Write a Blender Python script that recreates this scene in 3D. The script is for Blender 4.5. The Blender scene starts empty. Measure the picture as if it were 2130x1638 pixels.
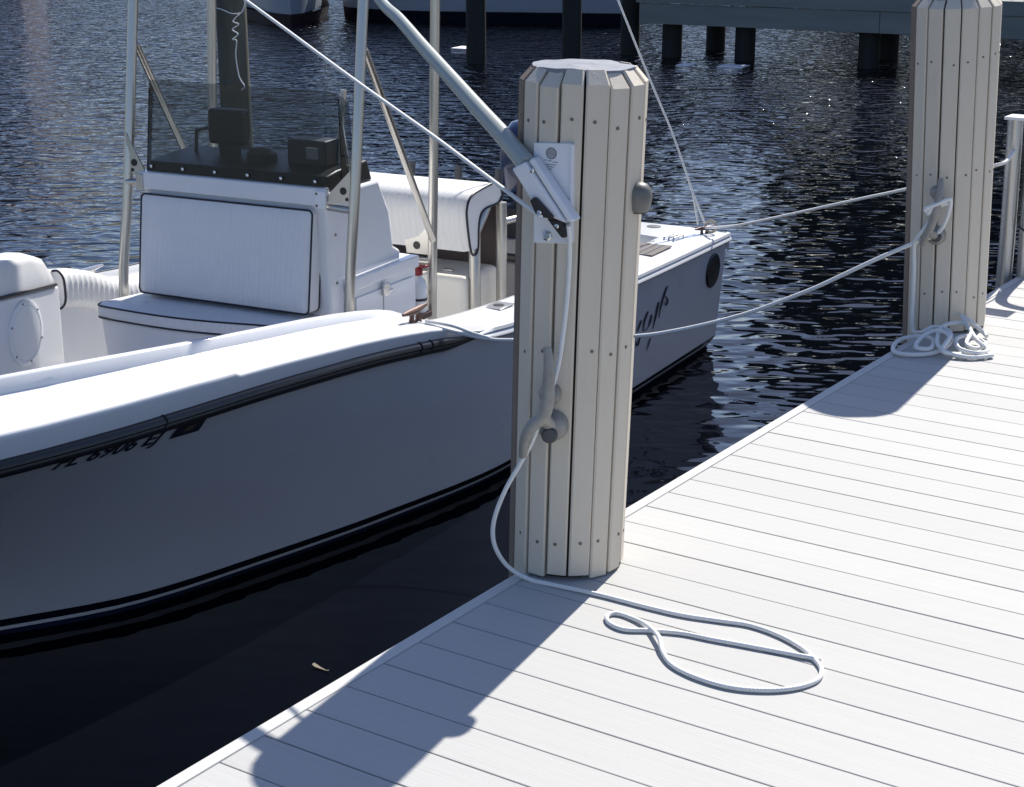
import bpy, bmesh, math, random
import numpy as np
from mathutils import Vector, Matrix
R = math.radians
random.seed(7)
rng = np.random.default_rng(7)
sc = bpy.context.scene
col = sc.collection

# ------------------------------------------------------------------ camera, sky, sun, exposure
cam_d = bpy.data.cameras.new('camera')
cam = bpy.data.objects.new('camera', cam_d)
col.objects.link(cam)
cam.location = (2.265, 0.0, 1.75)
cam.rotation_euler = (R(90 - 17.03), 0, R(33.9))
cam_d.sensor_width = 36.0
cam_d.lens = 58.16
cam_d.clip_start = 0.05
cam_d.clip_end = 2000
sc.camera = cam

SUN_EL, SUN_AZ = 46.0, -7.2          # azimuth measured from +Y towards +X
sun_vec = Vector((math.sin(R(SUN_AZ)) * math.cos(R(SUN_EL)), math.cos(R(SUN_AZ)) * math.cos(R(SUN_EL)), math.sin(R(SUN_EL))))
world = bpy.data.worlds.new('World')
sc.world = world
world.use_nodes = True
wn = world.node_tree
wn.nodes.clear()
sky = wn.nodes.new('ShaderNodeTexSky')
sky.sky_type = 'NISHITA'
sky.sun_disc = False
sky.sun_elevation = R(SUN_EL)
sky.sun_rotation = R(SUN_AZ)
sky.air_density = 1.0
sky.dust_density = 0.6
sky.ozone_density = 4.0
bg = wn.nodes.new('ShaderNodeBackground')
bg.inputs['Strength'].default_value = 0.100
wo = wn.nodes.new('ShaderNodeOutputWorld')
tint = wn.nodes.new('ShaderNodeMix'); tint.data_type = 'RGBA'; tint.blend_type = 'MULTIPLY'   # the camera's cool white balance
tint.inputs['Factor'].default_value = 1.0
tint.inputs['B'].default_value = (1.0, 0.945, 1.0, 1)
wn.links.new(sky.outputs[0], tint.inputs['A'])
wn.links.new(tint.outputs['Result'], bg.inputs[0])
wn.links.new(bg.outputs[0], wo.inputs[0])

sun_d = bpy.data.lights.new('sun', 'SUN')
sun_d.energy = 5.0
sun_d.angle = R(0.53)
sun_d.color = (1.0, 0.96, 0.885)
sun = bpy.data.objects.new('sun', sun_d)
col.objects.link(sun)
sun.rotation_euler = sun_vec.to_track_quat('Z', 'Y').to_euler()
sun.location = (-4, 20, 20)

sc.view_settings.view_transform = 'Standard'
sc.view_settings.look = 'None'
sc.view_settings.gamma = 1
sc.view_settings.use_curve_mapping = False
sc.view_settings.exposure = 0.5
sc.cycles.max_bounces = 8
sc.cycles.transparent_max_bounces = 8
sc.cycles.sample_clamp_indirect = 6

# ------------------------------------------------------------------ materials
MATS = {}
def mat(name, color, rough=0.5, metal=0.0, spec=0.5, coat=0.0, var=0.0, vscale=6.0, stretch=(1, 1, 1), bump=0.0, bscale=60.0, bstretch=(1, 1, 1), rvar=0.0, coord='Object', dirt=None, dirt_scale=3.0, dirt_lo=0.55, dirt_hi=0.75):
    if name in MATS: return MATS[name]
    m = bpy.data.materials.new(name)
    m.use_nodes = True
    nt = m.node_tree; N = nt.nodes; Lk = nt.links
    b = N['Principled BSDF']
    b.inputs['Base Color'].default_value = (*color, 1)
    b.inputs['Roughness'].default_value = rough
    b.inputs['Metallic'].default_value = metal
    b.inputs['Specular IOR Level'].default_value = spec
    b.inputs['Coat Weight'].default_value = coat
    tc = N.new('ShaderNodeTexCoord')
    src = None
    if var > 0:
        mp = N.new('ShaderNodeMapping'); mp.inputs['Scale'].default_value = stretch
        Lk.new(tc.outputs[coord], mp.inputs[0])
        nz = N.new('ShaderNodeTexNoise'); nz.inputs['Scale'].default_value = vscale; nz.inputs['Detail'].default_value = 6
        nz.inputs['Roughness'].default_value = 0.65
        Lk.new(mp.outputs[0], nz.inputs[0])
        mr = N.new('ShaderNodeMapRange')
        mr.inputs['From Min'].default_value = 0.25; mr.inputs['From Max'].default_value = 0.75
        mr.inputs['To Min'].default_value = 1 - var; mr.inputs['To Max'].default_value = 1 + var
        Lk.new(nz.outputs['Fac'], mr.inputs[0])
        mx = N.new('ShaderNodeMix'); mx.data_type = 'RGBA'; mx.blend_type = 'MULTIPLY'
        mx.inputs['Factor'].default_value = 1
        mx.inputs['A'].default_value = (*color, 1)
        Lk.new(mr.outputs[0], mx.inputs['B'])
        src = mx.outputs['Result']
        if rvar > 0:
            mr2 = N.new('ShaderNodeMapRange')
            mr2.inputs['To Min'].default_value = max(0.02, rough - rvar); mr2.inputs['To Max'].default_value = min(1, rough + rvar)
            Lk.new(nz.outputs['Fac'], mr2.inputs[0]); Lk.new(mr2.outputs[0], b.inputs['Roughness'])
    if dirt is not None:
        nd = N.new('ShaderNodeTexNoise'); nd.inputs['Scale'].default_value = dirt_scale; nd.inputs['Detail'].default_value = 8; nd.inputs['Roughness'].default_value = 0.7
        Lk.new(tc.outputs[coord], nd.inputs[0])
        rd = N.new('ShaderNodeMapRange'); rd.inputs['From Min'].default_value = dirt_lo; rd.inputs['From Max'].default_value = dirt_hi
        Lk.new(nd.outputs['Fac'], rd.inputs[0])
        md = N.new('ShaderNodeMix'); md.data_type = 'RGBA'
        md.inputs['A'].default_value = (*color, 1); md.inputs['B'].default_value = (*dirt, 1)
        if src: Lk.new(src, md.inputs['A'])
        Lk.new(rd.outputs[0], md.inputs['Factor'])
        src = md.outputs['Result']
    if src: Lk.new(src, b.inputs['Base Color'])
    if bump > 0:
        mp2 = N.new('ShaderNodeMapping'); mp2.inputs['Scale'].default_value = bstretch
        Lk.new(tc.outputs[coord], mp2.inputs[0])
        n2 = N.new('ShaderNodeTexNoise'); n2.inputs['Scale'].default_value = bscale; n2.inputs['Detail'].default_value = 4
        Lk.new(mp2.outputs[0], n2.inputs[0])
        bp = N.new('ShaderNodeBump'); bp.inputs['Strength'].default_value = 1; bp.inputs['Distance'].default_value = bump
        Lk.new(n2.outputs['Fac'], bp.inputs['Height']); Lk.new(bp.outputs[0], b.inputs['Normal'])
    MATS[name] = m
    return m

GEL = mat('gelcoat', (0.74, 0.745, 0.76), 0.22, spec=0.5, coat=0.3, var=0.03, vscale=4, bump=0.0006, bscale=9, dirt=(0.55, 0.54, 0.5), dirt_scale=5, dirt_lo=0.62, dirt_hi=0.85)
GELNS = mat('gelcoat_nonskid', (0.72, 0.725, 0.74), 0.55, var=0.03, vscale=5, bump=0.0006, bscale=500)
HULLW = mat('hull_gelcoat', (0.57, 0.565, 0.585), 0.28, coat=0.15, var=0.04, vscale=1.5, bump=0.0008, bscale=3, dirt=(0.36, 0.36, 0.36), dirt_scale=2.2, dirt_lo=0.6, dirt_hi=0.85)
VINYL = mat('white_vinyl', (0.70, 0.70, 0.70), 0.42, var=0.04, vscale=10, bump=0.0004, bscale=350)
NAVY = mat('navy_piping', (0.008, 0.009, 0.02), 0.5)
RUBBER = mat('black_rubber', (0.014, 0.014, 0.016), 0.3, spec=0.6, var=0.3, vscale=20)
BOOT = mat('boot_black', (0.008, 0.009, 0.018), 0.25)
BOTTOM = mat('bottom_paint', (0.018, 0.023, 0.062), 0.5, var=0.3, vscale=8)
STRIPE = mat('boot_white', (0.74, 0.74, 0.76), 0.3)
ALU = mat('aluminium', (0.52, 0.50, 0.46), 0.34, metal=1.0, var=0.06, vscale=8, stretch=(1, 1, 0.1), rvar=0.08)
ALUD = mat('ladder_aluminium', (0.42, 0.43, 0.44), 0.36, metal=1.0, var=0.15, vscale=6, stretch=(1, 1, 0.15), rvar=0.1)
STEEL = mat('stainless', (0.62, 0.61, 0.60), 0.22, metal=1.0, var=0.1, vscale=30)
BLACK = mat('black_plastic', (0.012, 0.012, 0.014), 0.4)
DARKG = mat('dark_grey', (0.06, 0.06, 0.065), 0.5)
RUST = mat('weathered_cleat', (0.12, 0.065, 0.05), 0.5, metal=0.3, var=0.4, vscale=40)
GALV = mat('galvanised', (0.31, 0.295, 0.265), 0.5, metal=0.15, var=0.2, vscale=25, bump=0.0008, bscale=120)
STAVE = mat('stave_composite', (0.635, 0.565, 0.46), 0.6, var=0.06, vscale=9, stretch=(1, 1, 0.12), bump=0.0006, bscale=160, bstretch=(1, 1, 0.06), dirt=(0.30, 0.26, 0.21), dirt_scale=4, dirt_lo=0.62, dirt_hi=0.9)
STAVE_BROWN = mat('stave_dark_brown', (0.20, 0.15, 0.115), 0.8, var=0.3, vscale=9, stretch=(1, 1, 0.1), bump=0.001, bscale=90, bstretch=(1, 1, 0.06))
TIMBER = mat('piling_timber', (0.075, 0.055, 0.042), 0.85, var=0.4, vscale=7, stretch=(1, 1, 0.1), bump=0.004, bscale=40, bstretch=(1, 1, 0.08))
DTIMBER = mat('wet_timber', (0.013, 0.015, 0.014), 0.8, var=0.45, vscale=6, stretch=(1, 1, 0.12), bump=0.006, bscale=30, bstretch=(1, 1, 0.08))
FASCIA = mat('dock_fascia', (0.20, 0.21, 0.20), 0.8, var=0.2, vscale=3, stretch=(0.15, 1, 1.5), bump=0.003, bscale=20, bstretch=(0.1, 1, 1))
PLANK = mat('deck_composite', (0.455, 0.450, 0.432), 0.68, spec=0.2, var=0.05, vscale=5, stretch=(0.25, 9, 1), bump=0.0007, bscale=30, bstretch=(0.18, 9, 1), dirt=(0.43, 0.42, 0.395), dirt_scale=1.6, dirt_lo=0.55, dirt_hi=0.9, rvar=0.08)
TRIM = mat('trim_composite', (0.54, 0.535, 0.515), 0.65, spec=0.25, var=0.04, vscale=5, stretch=(9, 0.3, 1))
SCREW = mat('screw_head', (0.17, 0.15, 0.125), 0.5, metal=0.5)
CAPM = mat('cap_metal', (0.23, 0.245, 0.28), 0.6, spec=0.25, metal=0.0, var=0.12, vscale=14, dirt=(0.17, 0.18, 0.21), dirt_scale=9, dirt_lo=0.5, dirt_hi=0.6)
PWHITE = mat('powder_white', (0.74, 0.75, 0.78), 0.35, var=0.03)
POLE = mat('fibreglass_pole', (0.36, 0.39, 0.36), 0.35, var=0.05, vscale=20, stretch=(1, 1, 0.2))
WEDGE = mat('wedge_black', (0.02, 0.015, 0.017), 0.45)
GREYP = mat('grey_plastic', (0.16, 0.155, 0.14), 0.4, var=0.05)
ROPE = None
BLUE = mat('cowl_navy', (0.012, 0.025, 0.075), 0.25, coat=0.4)
RED = mat('red_paint', (0.25, 0.015, 0.02), 0.4)
EXTW = mat('bottle_white', (0.72, 0.74, 0.76), 0.3)
CREAM = mat('tank_cream', (0.72, 0.69, 0.62), 0.45, var=0.03)
TEAK = mat('teak', (0.10, 0.082, 0.08), 0.7, var=0.25, vscale=30, stretch=(1, 0.1, 1))
INK = mat('dark_ink', (0.012, 0.013, 0.03), 0.4)
REDINK = mat('maroon_ink', (0.07, 0.012, 0.02), 0.4)
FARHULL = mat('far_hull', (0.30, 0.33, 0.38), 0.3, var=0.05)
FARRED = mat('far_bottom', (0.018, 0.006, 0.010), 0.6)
LEAFM = mat('tree_leaves', (0.028, 0.045, 0.02), 0.7, var=0.5, vscale=0.4)
BARK = mat('bark', (0.08, 0.06, 0.045), 0.9, var=0.3)
SHORE = mat('shore_ground', (0.10, 0.09, 0.07), 0.9, var=0.3, vscale=0.5)
HOUSE = mat('house_wall', (0.13, 0.10, 0.09), 0.8, var=0.1, vscale=1)
ROOF = mat('house_roof', (0.26, 0.10, 0.07), 0.8, var=0.2, vscale=2)
GLASSD = mat('dark_glass', (0.02, 0.025, 0.03), 0.08)
FOAM = mat('float_white', (0.78, 0.74, 0.76), 0.6)
LEAFY = mat('dead_leaf', (0.20, 0.17, 0.12), 0.7)

def rope_mat():
    m = bpy.data.materials.new('braided_rope'); m.use_nodes = True
    nt = m.node_tree; N = nt.nodes; Lk = nt.links
    b = N['Principled BSDF']; b.inputs['Roughness'].default_value = 0.75
    uv = N.new('ShaderNodeUVMap')
    hs = []
    for sgn in (1, -1):
        mp = N.new('ShaderNodeMapping'); mp.inputs['Scale'].default_value = (1, 1, 1)
        mp.inputs['Rotation'].default_value = (0, 0, sgn * R(45))
        Lk.new(uv.outputs[0], mp.inputs[0])
        w = N.new('ShaderNodeTexWave'); w.wave_type = 'BANDS'; w.inputs['Scale'].default_value = 1.0
        w.inputs['Distortion'].default_value = 0.6
        Lk.new(mp.outputs[0], w.inputs[0]); hs.append(w)
    mx = N.new('ShaderNodeMath'); mx.operation = 'MULTIPLY'
    Lk.new(hs[0].outputs['Fac'], mx.inputs[0]); Lk.new(hs[1].outputs['Fac'], mx.inputs[1])
    cr = N.new('ShaderNodeMix'); cr.data_type = 'RGBA'
    cr.inputs['A'].default_value = (0.74, 0.735, 0.71, 1); cr.inputs['B'].default_value = (0.86, 0.855, 0.83, 1)
    Lk.new(mx.outputs[0], cr.inputs['Factor']); Lk.new(cr.outputs['Result'], b.inputs['Base Color'])
    bp = N.new('ShaderNodeBump'); bp.inputs['Distance'].default_value = 0.0007
    Lk.new(mx.outputs[0], bp.inputs['Height']); Lk.new(bp.outputs[0], b.inputs['Normal'])
    return m
ROPE = rope_mat()

def acrylic():
    m = bpy.data.materials.new('smoked_acrylic'); m.use_nodes = True
    nt = m.node_tree; N = nt.nodes; Lk = nt.links
    N.remove(N['Principled BSDF'])
    t = N.new('ShaderNodeBsdfTransparent'); t.inputs[0].default_value = (0.64, 0.675, 0.70, 1)
    g = N.new('ShaderNodeBsdfGlossy'); g.inputs['Roughness'].default_value = 0.02
    d = N.new('ShaderNodeBsdfDiffuse'); d.inputs[0].default_value = (0.02, 0.022, 0.022, 1)
    fr = N.new('ShaderNodeFresnel'); fr.inputs['IOR'].default_value = 1.33
    m1 = N.new('ShaderNodeMixShader'); m1.inputs[0].default_value = 0.03
    m2 = N.new('ShaderNodeMixShader')
    Lk.new(t.outputs[0], m1.inputs[1]); Lk.new(d.outputs[0], m1.inputs[2])
    Lk.new(fr.outputs[0], m2.inputs[0]); Lk.new(m1.outputs[0], m2.inputs[1]); Lk.new(g.outputs[0], m2.inputs[2])
    Lk.new(m2.outputs[0], N['Material Output'].inputs[0])
    return m
ACRYL = acrylic()

def water_mat():
    m = bpy.data.materials.new('harbour_water'); m.use_nodes = True
    nt = m.node_tree; N = nt.nodes; Lk = nt.links
    b = N['Principled BSDF']
    b.inputs['Base Color'].default_value = (0.0014, 0.0018, 0.0036, 1)
    b.inputs['Roughness'].default_value = 0.015
    b.inputs['IOR'].default_value = 1.333
    tc = N.new('ShaderNodeTexCoord')
    def noise(scale, detail, rough, stretch, rot, dist=0.0):
        mp = N.new('ShaderNodeMapping'); mp.vector_type = 'TEXTURE'
        mp.inputs['Scale'].default_value = stretch; mp.inputs['Rotation'].default_value = (0, 0, R(rot))
        Lk.new(tc.outputs['Object'], mp.inputs[0])
        n = N.new('ShaderNodeTexNoise'); n.inputs['Scale'].default_value = scale; n.inputs['Detail'].default_value = detail
        n.inputs['Roughness'].default_value = rough; n.inputs['Distortion'].default_value = dist
        Lk.new(mp.outputs[0], n.inputs[0]); return n.outputs['Fac']
    def math_(op, a, c):
        k = N.new('ShaderNodeMath'); k.operation = op
        for i, v in enumerate((a, c)):
            if isinstance(v, (int, float)): k.inputs[i].default_value = v
            else: Lk.new(v, k.inputs[i])
        return k.outputs[0]
    # exposure to the wind: open water (far from the dock and the slip) is choppier, the slip calm
    sep = N.new('ShaderNodeSeparateXYZ'); Lk.new(tc.outputs['Object'], sep.inputs[0])
    ax = math_('MULTIPLY', sep.outputs[0], -0.66)
    ay = math_('MULTIPLY', sep.outputs[1], 0.34)
    s = math_('ADD', ax, ay)
    patch = noise(0.35, 2, 0.5, (1, 1, 1), 0)
    s = math_('ADD', s, math_('MULTIPLY', math_('SUBTRACT', patch, 0.5), 6.0))
    mr = N.new('ShaderNodeMapRange'); mr.interpolation_type = 'SMOOTHSTEP'
    mr.inputs['From Min'].default_value = 5.5; mr.inputs['From Max'].default_value = 12.0
    Lk.new(s, mr.inputs[0])
    expo = mr.outputs[0]
    slip = N.new('ShaderNodeMapRange'); slip.interpolation_type = 'SMOOTHSTEP'      # dead calm between hull and dock
    slip.inputs['From Min'].default_value = 5.5; slip.inputs['From Max'].default_value = 8.5
    slip.inputs['To Min'].default_value = 0.12
    Lk.new(sep.outputs[1], slip.inputs[0])
    sl2 = N.new('ShaderNodeMapRange'); sl2.inputs['From Min'].default_value = -3.2; sl2.inputs['From Max'].default_value = -4.4
    Lk.new(sep.outputs[0], sl2.inputs[0])
    calm = math_('MAXIMUM', slip.outputs[0], sl2.outputs[0])
    smooth = math_('MULTIPLY', noise(6.2, 0.8, 0.4, (1.5, 0.85, 1), 31), 0.0235)
    small = math_('MULTIPLY', noise(7.5, 1.0, 0.5, (1.6, 0.8, 1), 24, 0.2), 0.0016)
    swell = math_('MULTIPLY', noise(1.0, 1, 0.4, (1.3, 0.8, 1), 40), 0.030)
    chop = math_('MULTIPLY', noise(4.9, 2.4, 0.45, (1.35, 0.9, 1), 33, 0.5), 0.072)
    h1 = math_('ADD', math_('ADD', smooth, small), swell)
    h1 = math_('MULTIPLY', h1, calm)
    h2 = math_('MULTIPLY', chop, expo)
    h = math_('ADD', h1, h2)
    bp = N.new('ShaderNodeBump'); bp.inputs['Strength'].default_value = 1; bp.inputs['Distance'].default_value = 1.0
    Lk.new(h, bp.inputs['Height']); Lk.new(bp.outputs[0], b.inputs['Normal'])
    return m
WATER = water_mat()

# ------------------------------------------------------------------ mesh helpers
def pleat_mat(name, color, freq, depth, axis=0):
    m = mat(name, color, 0.42, var=0.03, vscale=9)
    nt = m.node_tree; N = nt.nodes; Lk = nt.links
    tc = N.new('ShaderNodeTexCoord'); w = N.new('ShaderNodeTexWave'); w.wave_type = 'BANDS'; w.bands_direction = 'XYZ'[axis]
    w.wave_profile = 'SIN'; w.inputs['Scale'].default_value = freq; w.inputs['Distortion'].default_value = 0.4; w.inputs['Detail Scale'].default_value = 0.6
    Lk.new(tc.outputs['Object'], w.inputs[0])
    p = N.new('ShaderNodeMath'); p.operation = 'POWER'; p.inputs[1].default_value = 0.35
    Lk.new(w.outputs['Fac'], p.inputs[0])
    n = N.new('ShaderNodeTexNoise'); n.inputs['Scale'].default_value = 14; n.inputs['Detail'].default_value = 3
    Lk.new(tc.outputs['Object'], n.inputs[0])
    a = N.new('ShaderNodeMath'); a.operation = 'MULTIPLY_ADD'; a.inputs[1].default_value = 0.8
    Lk.new(n.outputs['Fac'], a.inputs[0]); Lk.new(p.outputs[0], a.inputs[2])
    b = N.new('ShaderNodeBump'); b.inputs['Distance'].default_value = depth
    Lk.new(a.outputs[0], b.inputs['Height']); Lk.new(b.outputs[0], N['Principled BSDF'].inputs['Normal'])
    return m

def speckle(m, scale=22, thr=0.045, col_=(0.20, 0.19, 0.17)):
    nt = m.node_tree; N = nt.nodes; Lk = nt.links; b = N['Principled BSDF']
    src = b.inputs['Base Color'].links[0].from_socket
    g = N.new('ShaderNodeNewGeometry'); v = N.new('ShaderNodeTexVoronoi'); v.inputs['Scale'].default_value = scale; v.inputs['Randomness'].default_value = 1
    Lk.new(g.outputs['Position'], v.inputs[0])
    n = N.new('ShaderNodeTexNoise'); n.inputs['Scale'].default_value = 3.1; Lk.new(g.outputs['Position'], n.inputs[0])
    t = N.new('ShaderNodeMapRange'); t.inputs['From Min'].default_value = 0.58; t.inputs['From Max'].default_value = 0.75; t.inputs['To Max'].default_value = thr * 2
    Lk.new(n.outputs['Fac'], t.inputs[0])
    c = N.new('ShaderNodeMath'); c.operation = 'LESS_THAN'; Lk.new(v.outputs['Distance'], c.inputs[0]); Lk.new(t.outputs[0], c.inputs[1])
    k = N.new('ShaderNodeMath'); k.operation = 'MULTIPLY'; k.inputs[1].default_value = 0.7; Lk.new(c.outputs[0], k.inputs[0])
    mx = N.new('ShaderNodeMix'); mx.data_type = 'RGBA'; Lk.new(k.outputs[0], mx.inputs['Factor']); Lk.new(src, mx.inputs['A']); mx.inputs['B'].default_value = (*col_, 1)
    Lk.new(mx.outputs['Result'], b.inputs['Base Color'])

class MB:
    def __init__(s): s.v = []; s.f = []; s.uv = {}
    def add(s, vs, fs):
        k = len(s.v); s.v += [tuple(map(float, p)) for p in vs]; s.f += [tuple(i + k for i in f) for f in fs]; return s
    def box(s, a, b, rot=None):
        (x0, y0, z0), (x1, y1, z1) = a, b
        vs = [(x0, y0, z0), (x1, y0, z0), (x1, y1, z0), (x0, y1, z0), (x0, y0, z1), (x1, y0, z1), (x1, y1, z1), (x0, y1, z1)]
        if rot is not None:
            c = Vector(((x0 + x1) / 2, (y0 + y1) / 2, (z0 + z1) / 2)); vs = [tuple(c + rot @ (Vector(p) - c)) for p in vs]
        return s.add(vs, [(0, 3, 2, 1), (4, 5, 6, 7), (0, 1, 5, 4), (1, 2, 6, 5), (2, 3, 7, 6), (3, 0, 4, 7)])
    def prism(s, poly, ax, a, b):
        # polygon in the two other axes extruded along axis ax from a to b
        n = len(poly)
        def mk(p, t):
            if ax == 0: return (t, p[0], p[1])
            if ax == 1: return (p[0], t, p[1])
            return (p[0], p[1], t)
        vs = [mk(p, a) for p in poly] + [mk(p, b) for p in poly]
        fs = [tuple(range(n)), tuple(range(2 * n - 1, n - 1, -1))] + [(i + n, (i + 1) % n + n, (i + 1) % n, i) for i in range(n)]
        return s.add(vs, fs)
    def tube(s, pts, r, n=10, closed=False, caps=True, flat=None):
        P = [Vector(p) for p in pts]
        rs = r if isinstance(r, (list, tuple)) else [r] * len(P)
        m = len(P); k = len(s.v); up = None; uacc = 0.0
        for i, p in enumerate(P):
            if closed: t = P[(i + 1) % m] - P[i - 1]
            else: t = (P[min(i + 1, m - 1)] - P[max(i - 1, 0)])
            t = t.normalized() if t.length > 1e-9 else Vector((0, 0, 1))
            if up is None:
                up = Vector((0, 0, 1)) if abs(t.z) < 0.9 else Vector((1, 0, 0))
            a = t.cross(up)
            if a.length < 1e-6: a = t.cross(Vector((1, 0.3, 0)))
            a.normalize(); bb = a.cross(t).normalized(); up = bb
            if i: uacc += (P[i] - P[i - 1]).length
            for j in range(n + 1):
                th = 2 * math.pi * j / n - math.pi / 2
                d = a * math.cos(th) + bb * math.sin(th)
                q = p + d * rs[i]
                s.uv[len(s.v)] = (uacc / max(rs[0], 1e-4) * 0.3, j / n * 1.3329)
                s.v.append(tuple(q))
        mm = m if closed else m - 1; w = n + 1
        for i in range(mm):
            for j in range(n):
                i2 = (i + 1) % m
                s.f.append((k + i * w + j, k + i * w + j + 1, k + i2 * w + j + 1, k + i2 * w + j))
        if caps and not closed:
            s.f.append(tuple(k + j for j in range(n))[::-1]); s.f.append(tuple(k + (m - 1) * w + j for j in range(n)))
        return s
    def lathe(s, prof, c, n=24, axis=None):
        # prof: list of (radius, height) around the axis through c
        ax = Vector(axis).normalized() if axis is not None else Vector((0, 0, 1))
        a = ax.orthogonal().normalized(); b = ax.cross(a)
        c = Vector(c); k = len(s.v)
        for rr, hh in prof:
            for j in range(n):
                th = 2 * math.pi * j / n
                s.v.append(tuple(c + ax * hh + (a * math.cos(th) + b * math.sin(th)) * rr))
        for i in range(len(prof) - 1):
            for j in range(n):
                s.f.append((k + i * n + j, k + i * n + (j + 1) % n, k + (i + 1) * n + (j + 1) % n, k + (i + 1) * n + j))
        s.f.append(tuple(k + j for j in range(n))[::-1]); s.f.append(tuple(k + (len(prof) - 1) * n + j for j in range(n)))
        return s
    def grid(s, rows):
        k = len(s.v); n = len(rows[0])
        for r_ in rows: s.v += [tuple(map(float, p)) for p in r_]
        for i in range(len(rows) - 1):
            for j in range(n - 1):
                s.f.append((k + i * n + j, k + i * n + j + 1, k + (i + 1) * n + j + 1, k + (i + 1) * n + j))
        return s
    def shift(s, o):
        s.v = [(p[0] - o[0], p[1] - o[1], p[2] - o[2]) for p in s.v]; return s
    def mesh(s, name, material, smooth=35, recalc=True):
        me = bpy.data.meshes.new(name)
        me.from_pydata(s.v, [], s.f)
        if s.uv:
            ul = me.uv_layers.new(name='UVMap')
            vi = np.empty(len(me.loops), dtype=np.int32); me.loops.foreach_get('vertex_index', vi)
            tab = np.zeros((len(s.v), 2), dtype=np.float32)
            for a, b_ in s.uv.items(): tab[a] = b_
            ul.data.foreach_set('uv', tab[vi].ravel())
        if recalc:
            bm = bmesh.new(); bm.from_mesh(me); bmesh.ops.recalc_face_normals(bm, faces=bm.faces); bm.to_mesh(me); bm.free()
        me.materials.append(material)
        if smooth:
            me.shade_smooth(); me.set_sharp_from_angle(angle=R(smooth))
        return me

def spline(pts, per=8, closed=False):
    P = [Vector(p) for p in pts]; out = []; m = len(P)
    rng_ = range(m) if closed else range(m - 1)
    for i in rng_:
        if closed: a, b, c, d = P[i - 1], P[i], P[(i + 1) % m], P[(i + 2) % m]
        else: a, b, c, d = P[max(i - 1, 0)], P[i], P[i + 1], P[min(i + 2, m - 1)]
        for k in range(per):
            t = k / per
            out.append(0.5 * ((2 * b) + (c - a) * t + (2 * a - 5 * b + 4 * c - d) * t * t + (3 * b - a - 3 * c + d) * t ** 3))
    if not closed: out.append(P[-1])
    return out

def link(name, me, parent=None, loc=None):
    o = bpy.data.objects.new(name, me); col.objects.link(o)
    if parent is not None: o.parent = parent
    if loc is not None: o.location = loc
    return o
def bevel(o, w, seg=2, ang=40):
    md = o.modifiers.new('bevel', 'BEVEL'); md.width = w; md.segments = seg; md.limit_method = 'ANGLE'; md.angle_limit = R(ang); md.harden_normals = False
    return o
def tag(o, label=None, cat=None, group=None, kind=None):
    if label: o['label'] = label
    if cat: o['category'] = cat
    if group: o['group'] = group
    if kind: o['kind'] = kind
    return o
def empty(name, loc, rot=(0, 0, 0)):
    o = bpy.data.objects.new(name, None); col.objects.link(o); o.location = loc; o.rotation_euler = rot; o.empty_display_size = 0.1
    return o
# measured positions, metres
P_TAIL = [(0.162, 3.3775, 0.9599), (0.1591, 3.3874, 0.9221), (0.1508, 3.3999, 0.8464), (0.1439, 3.3992, 0.7477), (0.1359, 3.3848, 0.6254), (0.1287, 3.3568, 0.5405), (0.1116, 3.3285, 0.4586), (0.085, 3.3296, 0.3957), (0.0511, 3.3321, 0.3365), (0.0141, 3.3208, 0.2628), (-0.0139, 3.3152, 0.1895), (-0.0233, 3.3152, 0.1337), (-0.0177, 3.3246, 0.0844), (0.0035, 3.3496, 0.0329), (0.0573, 3.3649, 0.006), (0.1301, 3.3685, 0.006), (0.2542, 3.3815, 0.006), (0.3386, 3.3839, 0.006), (0.4084, 3.3847, 0.006), (0.5011, 3.3912, 0.006), (0.5966, 3.4144, 0.006), (0.6673, 3.4315, 0.006), (0.7512, 3.4185, 0.006), (0.831, 3.3824, 0.006), (0.8892, 3.3349, 0.006), (0.918, 3.2942, 0.006), (0.9251, 3.2404, 0.006), (0.898, 3.182, 0.006), (0.8476, 3.1367, 0.006), (0.7778, 3.1069, 0.006), (0.6917, 3.1068, 0.006), (0.6161, 3.1301, 0.006), (0.5623, 3.1762, 0.01), (0.5233, 3.2272, 0.0172), (0.4582, 3.284, 0.01), (0.3969, 3.3075, 0.006), (0.3554, 3.3071, 0.006), (0.3476, 3.2778, 0.006), (0.3772, 3.2467, 0.006), (0.4236, 3.2378, 0.006), (0.4753, 3.2659, 0.006), (0.5516, 3.2974, 0.006), (0.625, 3.3077, 0.006), (0.6962, 3.3203, 0.006), (0.7899, 3.336, 0.006), (0.8705, 3.3493, 0.0062)]
P_POLE = [(0.1223, 3.3235, 1.0641), (0.0505, 3.3651, 1.0985), (-0.0615, 3.4299, 1.1497), (-0.1841, 3.5008, 1.199), (-0.3398, 3.591, 1.263), (-0.5058, 3.687, 1.3312), (-0.6526, 3.772, 1.3944), (-0.7766, 3.8438, 1.4389)]
P_WHIP_LINE = [(0.1121, 3.3294, 0.9836), (0.0784, 3.3489, 0.9911), (-0.1859, 3.5019, 1.0426), (-0.4557, 3.6581, 1.0957), (-0.7596, 3.8339, 1.1499), (-1.1041, 4.0334, 1.2128), (-1.4977, 4.2612, 1.288), (-1.9036, 4.4961, 1.3645)]
P_FCLEAT = (-1.3597, 5.7845, -0.077)
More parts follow.
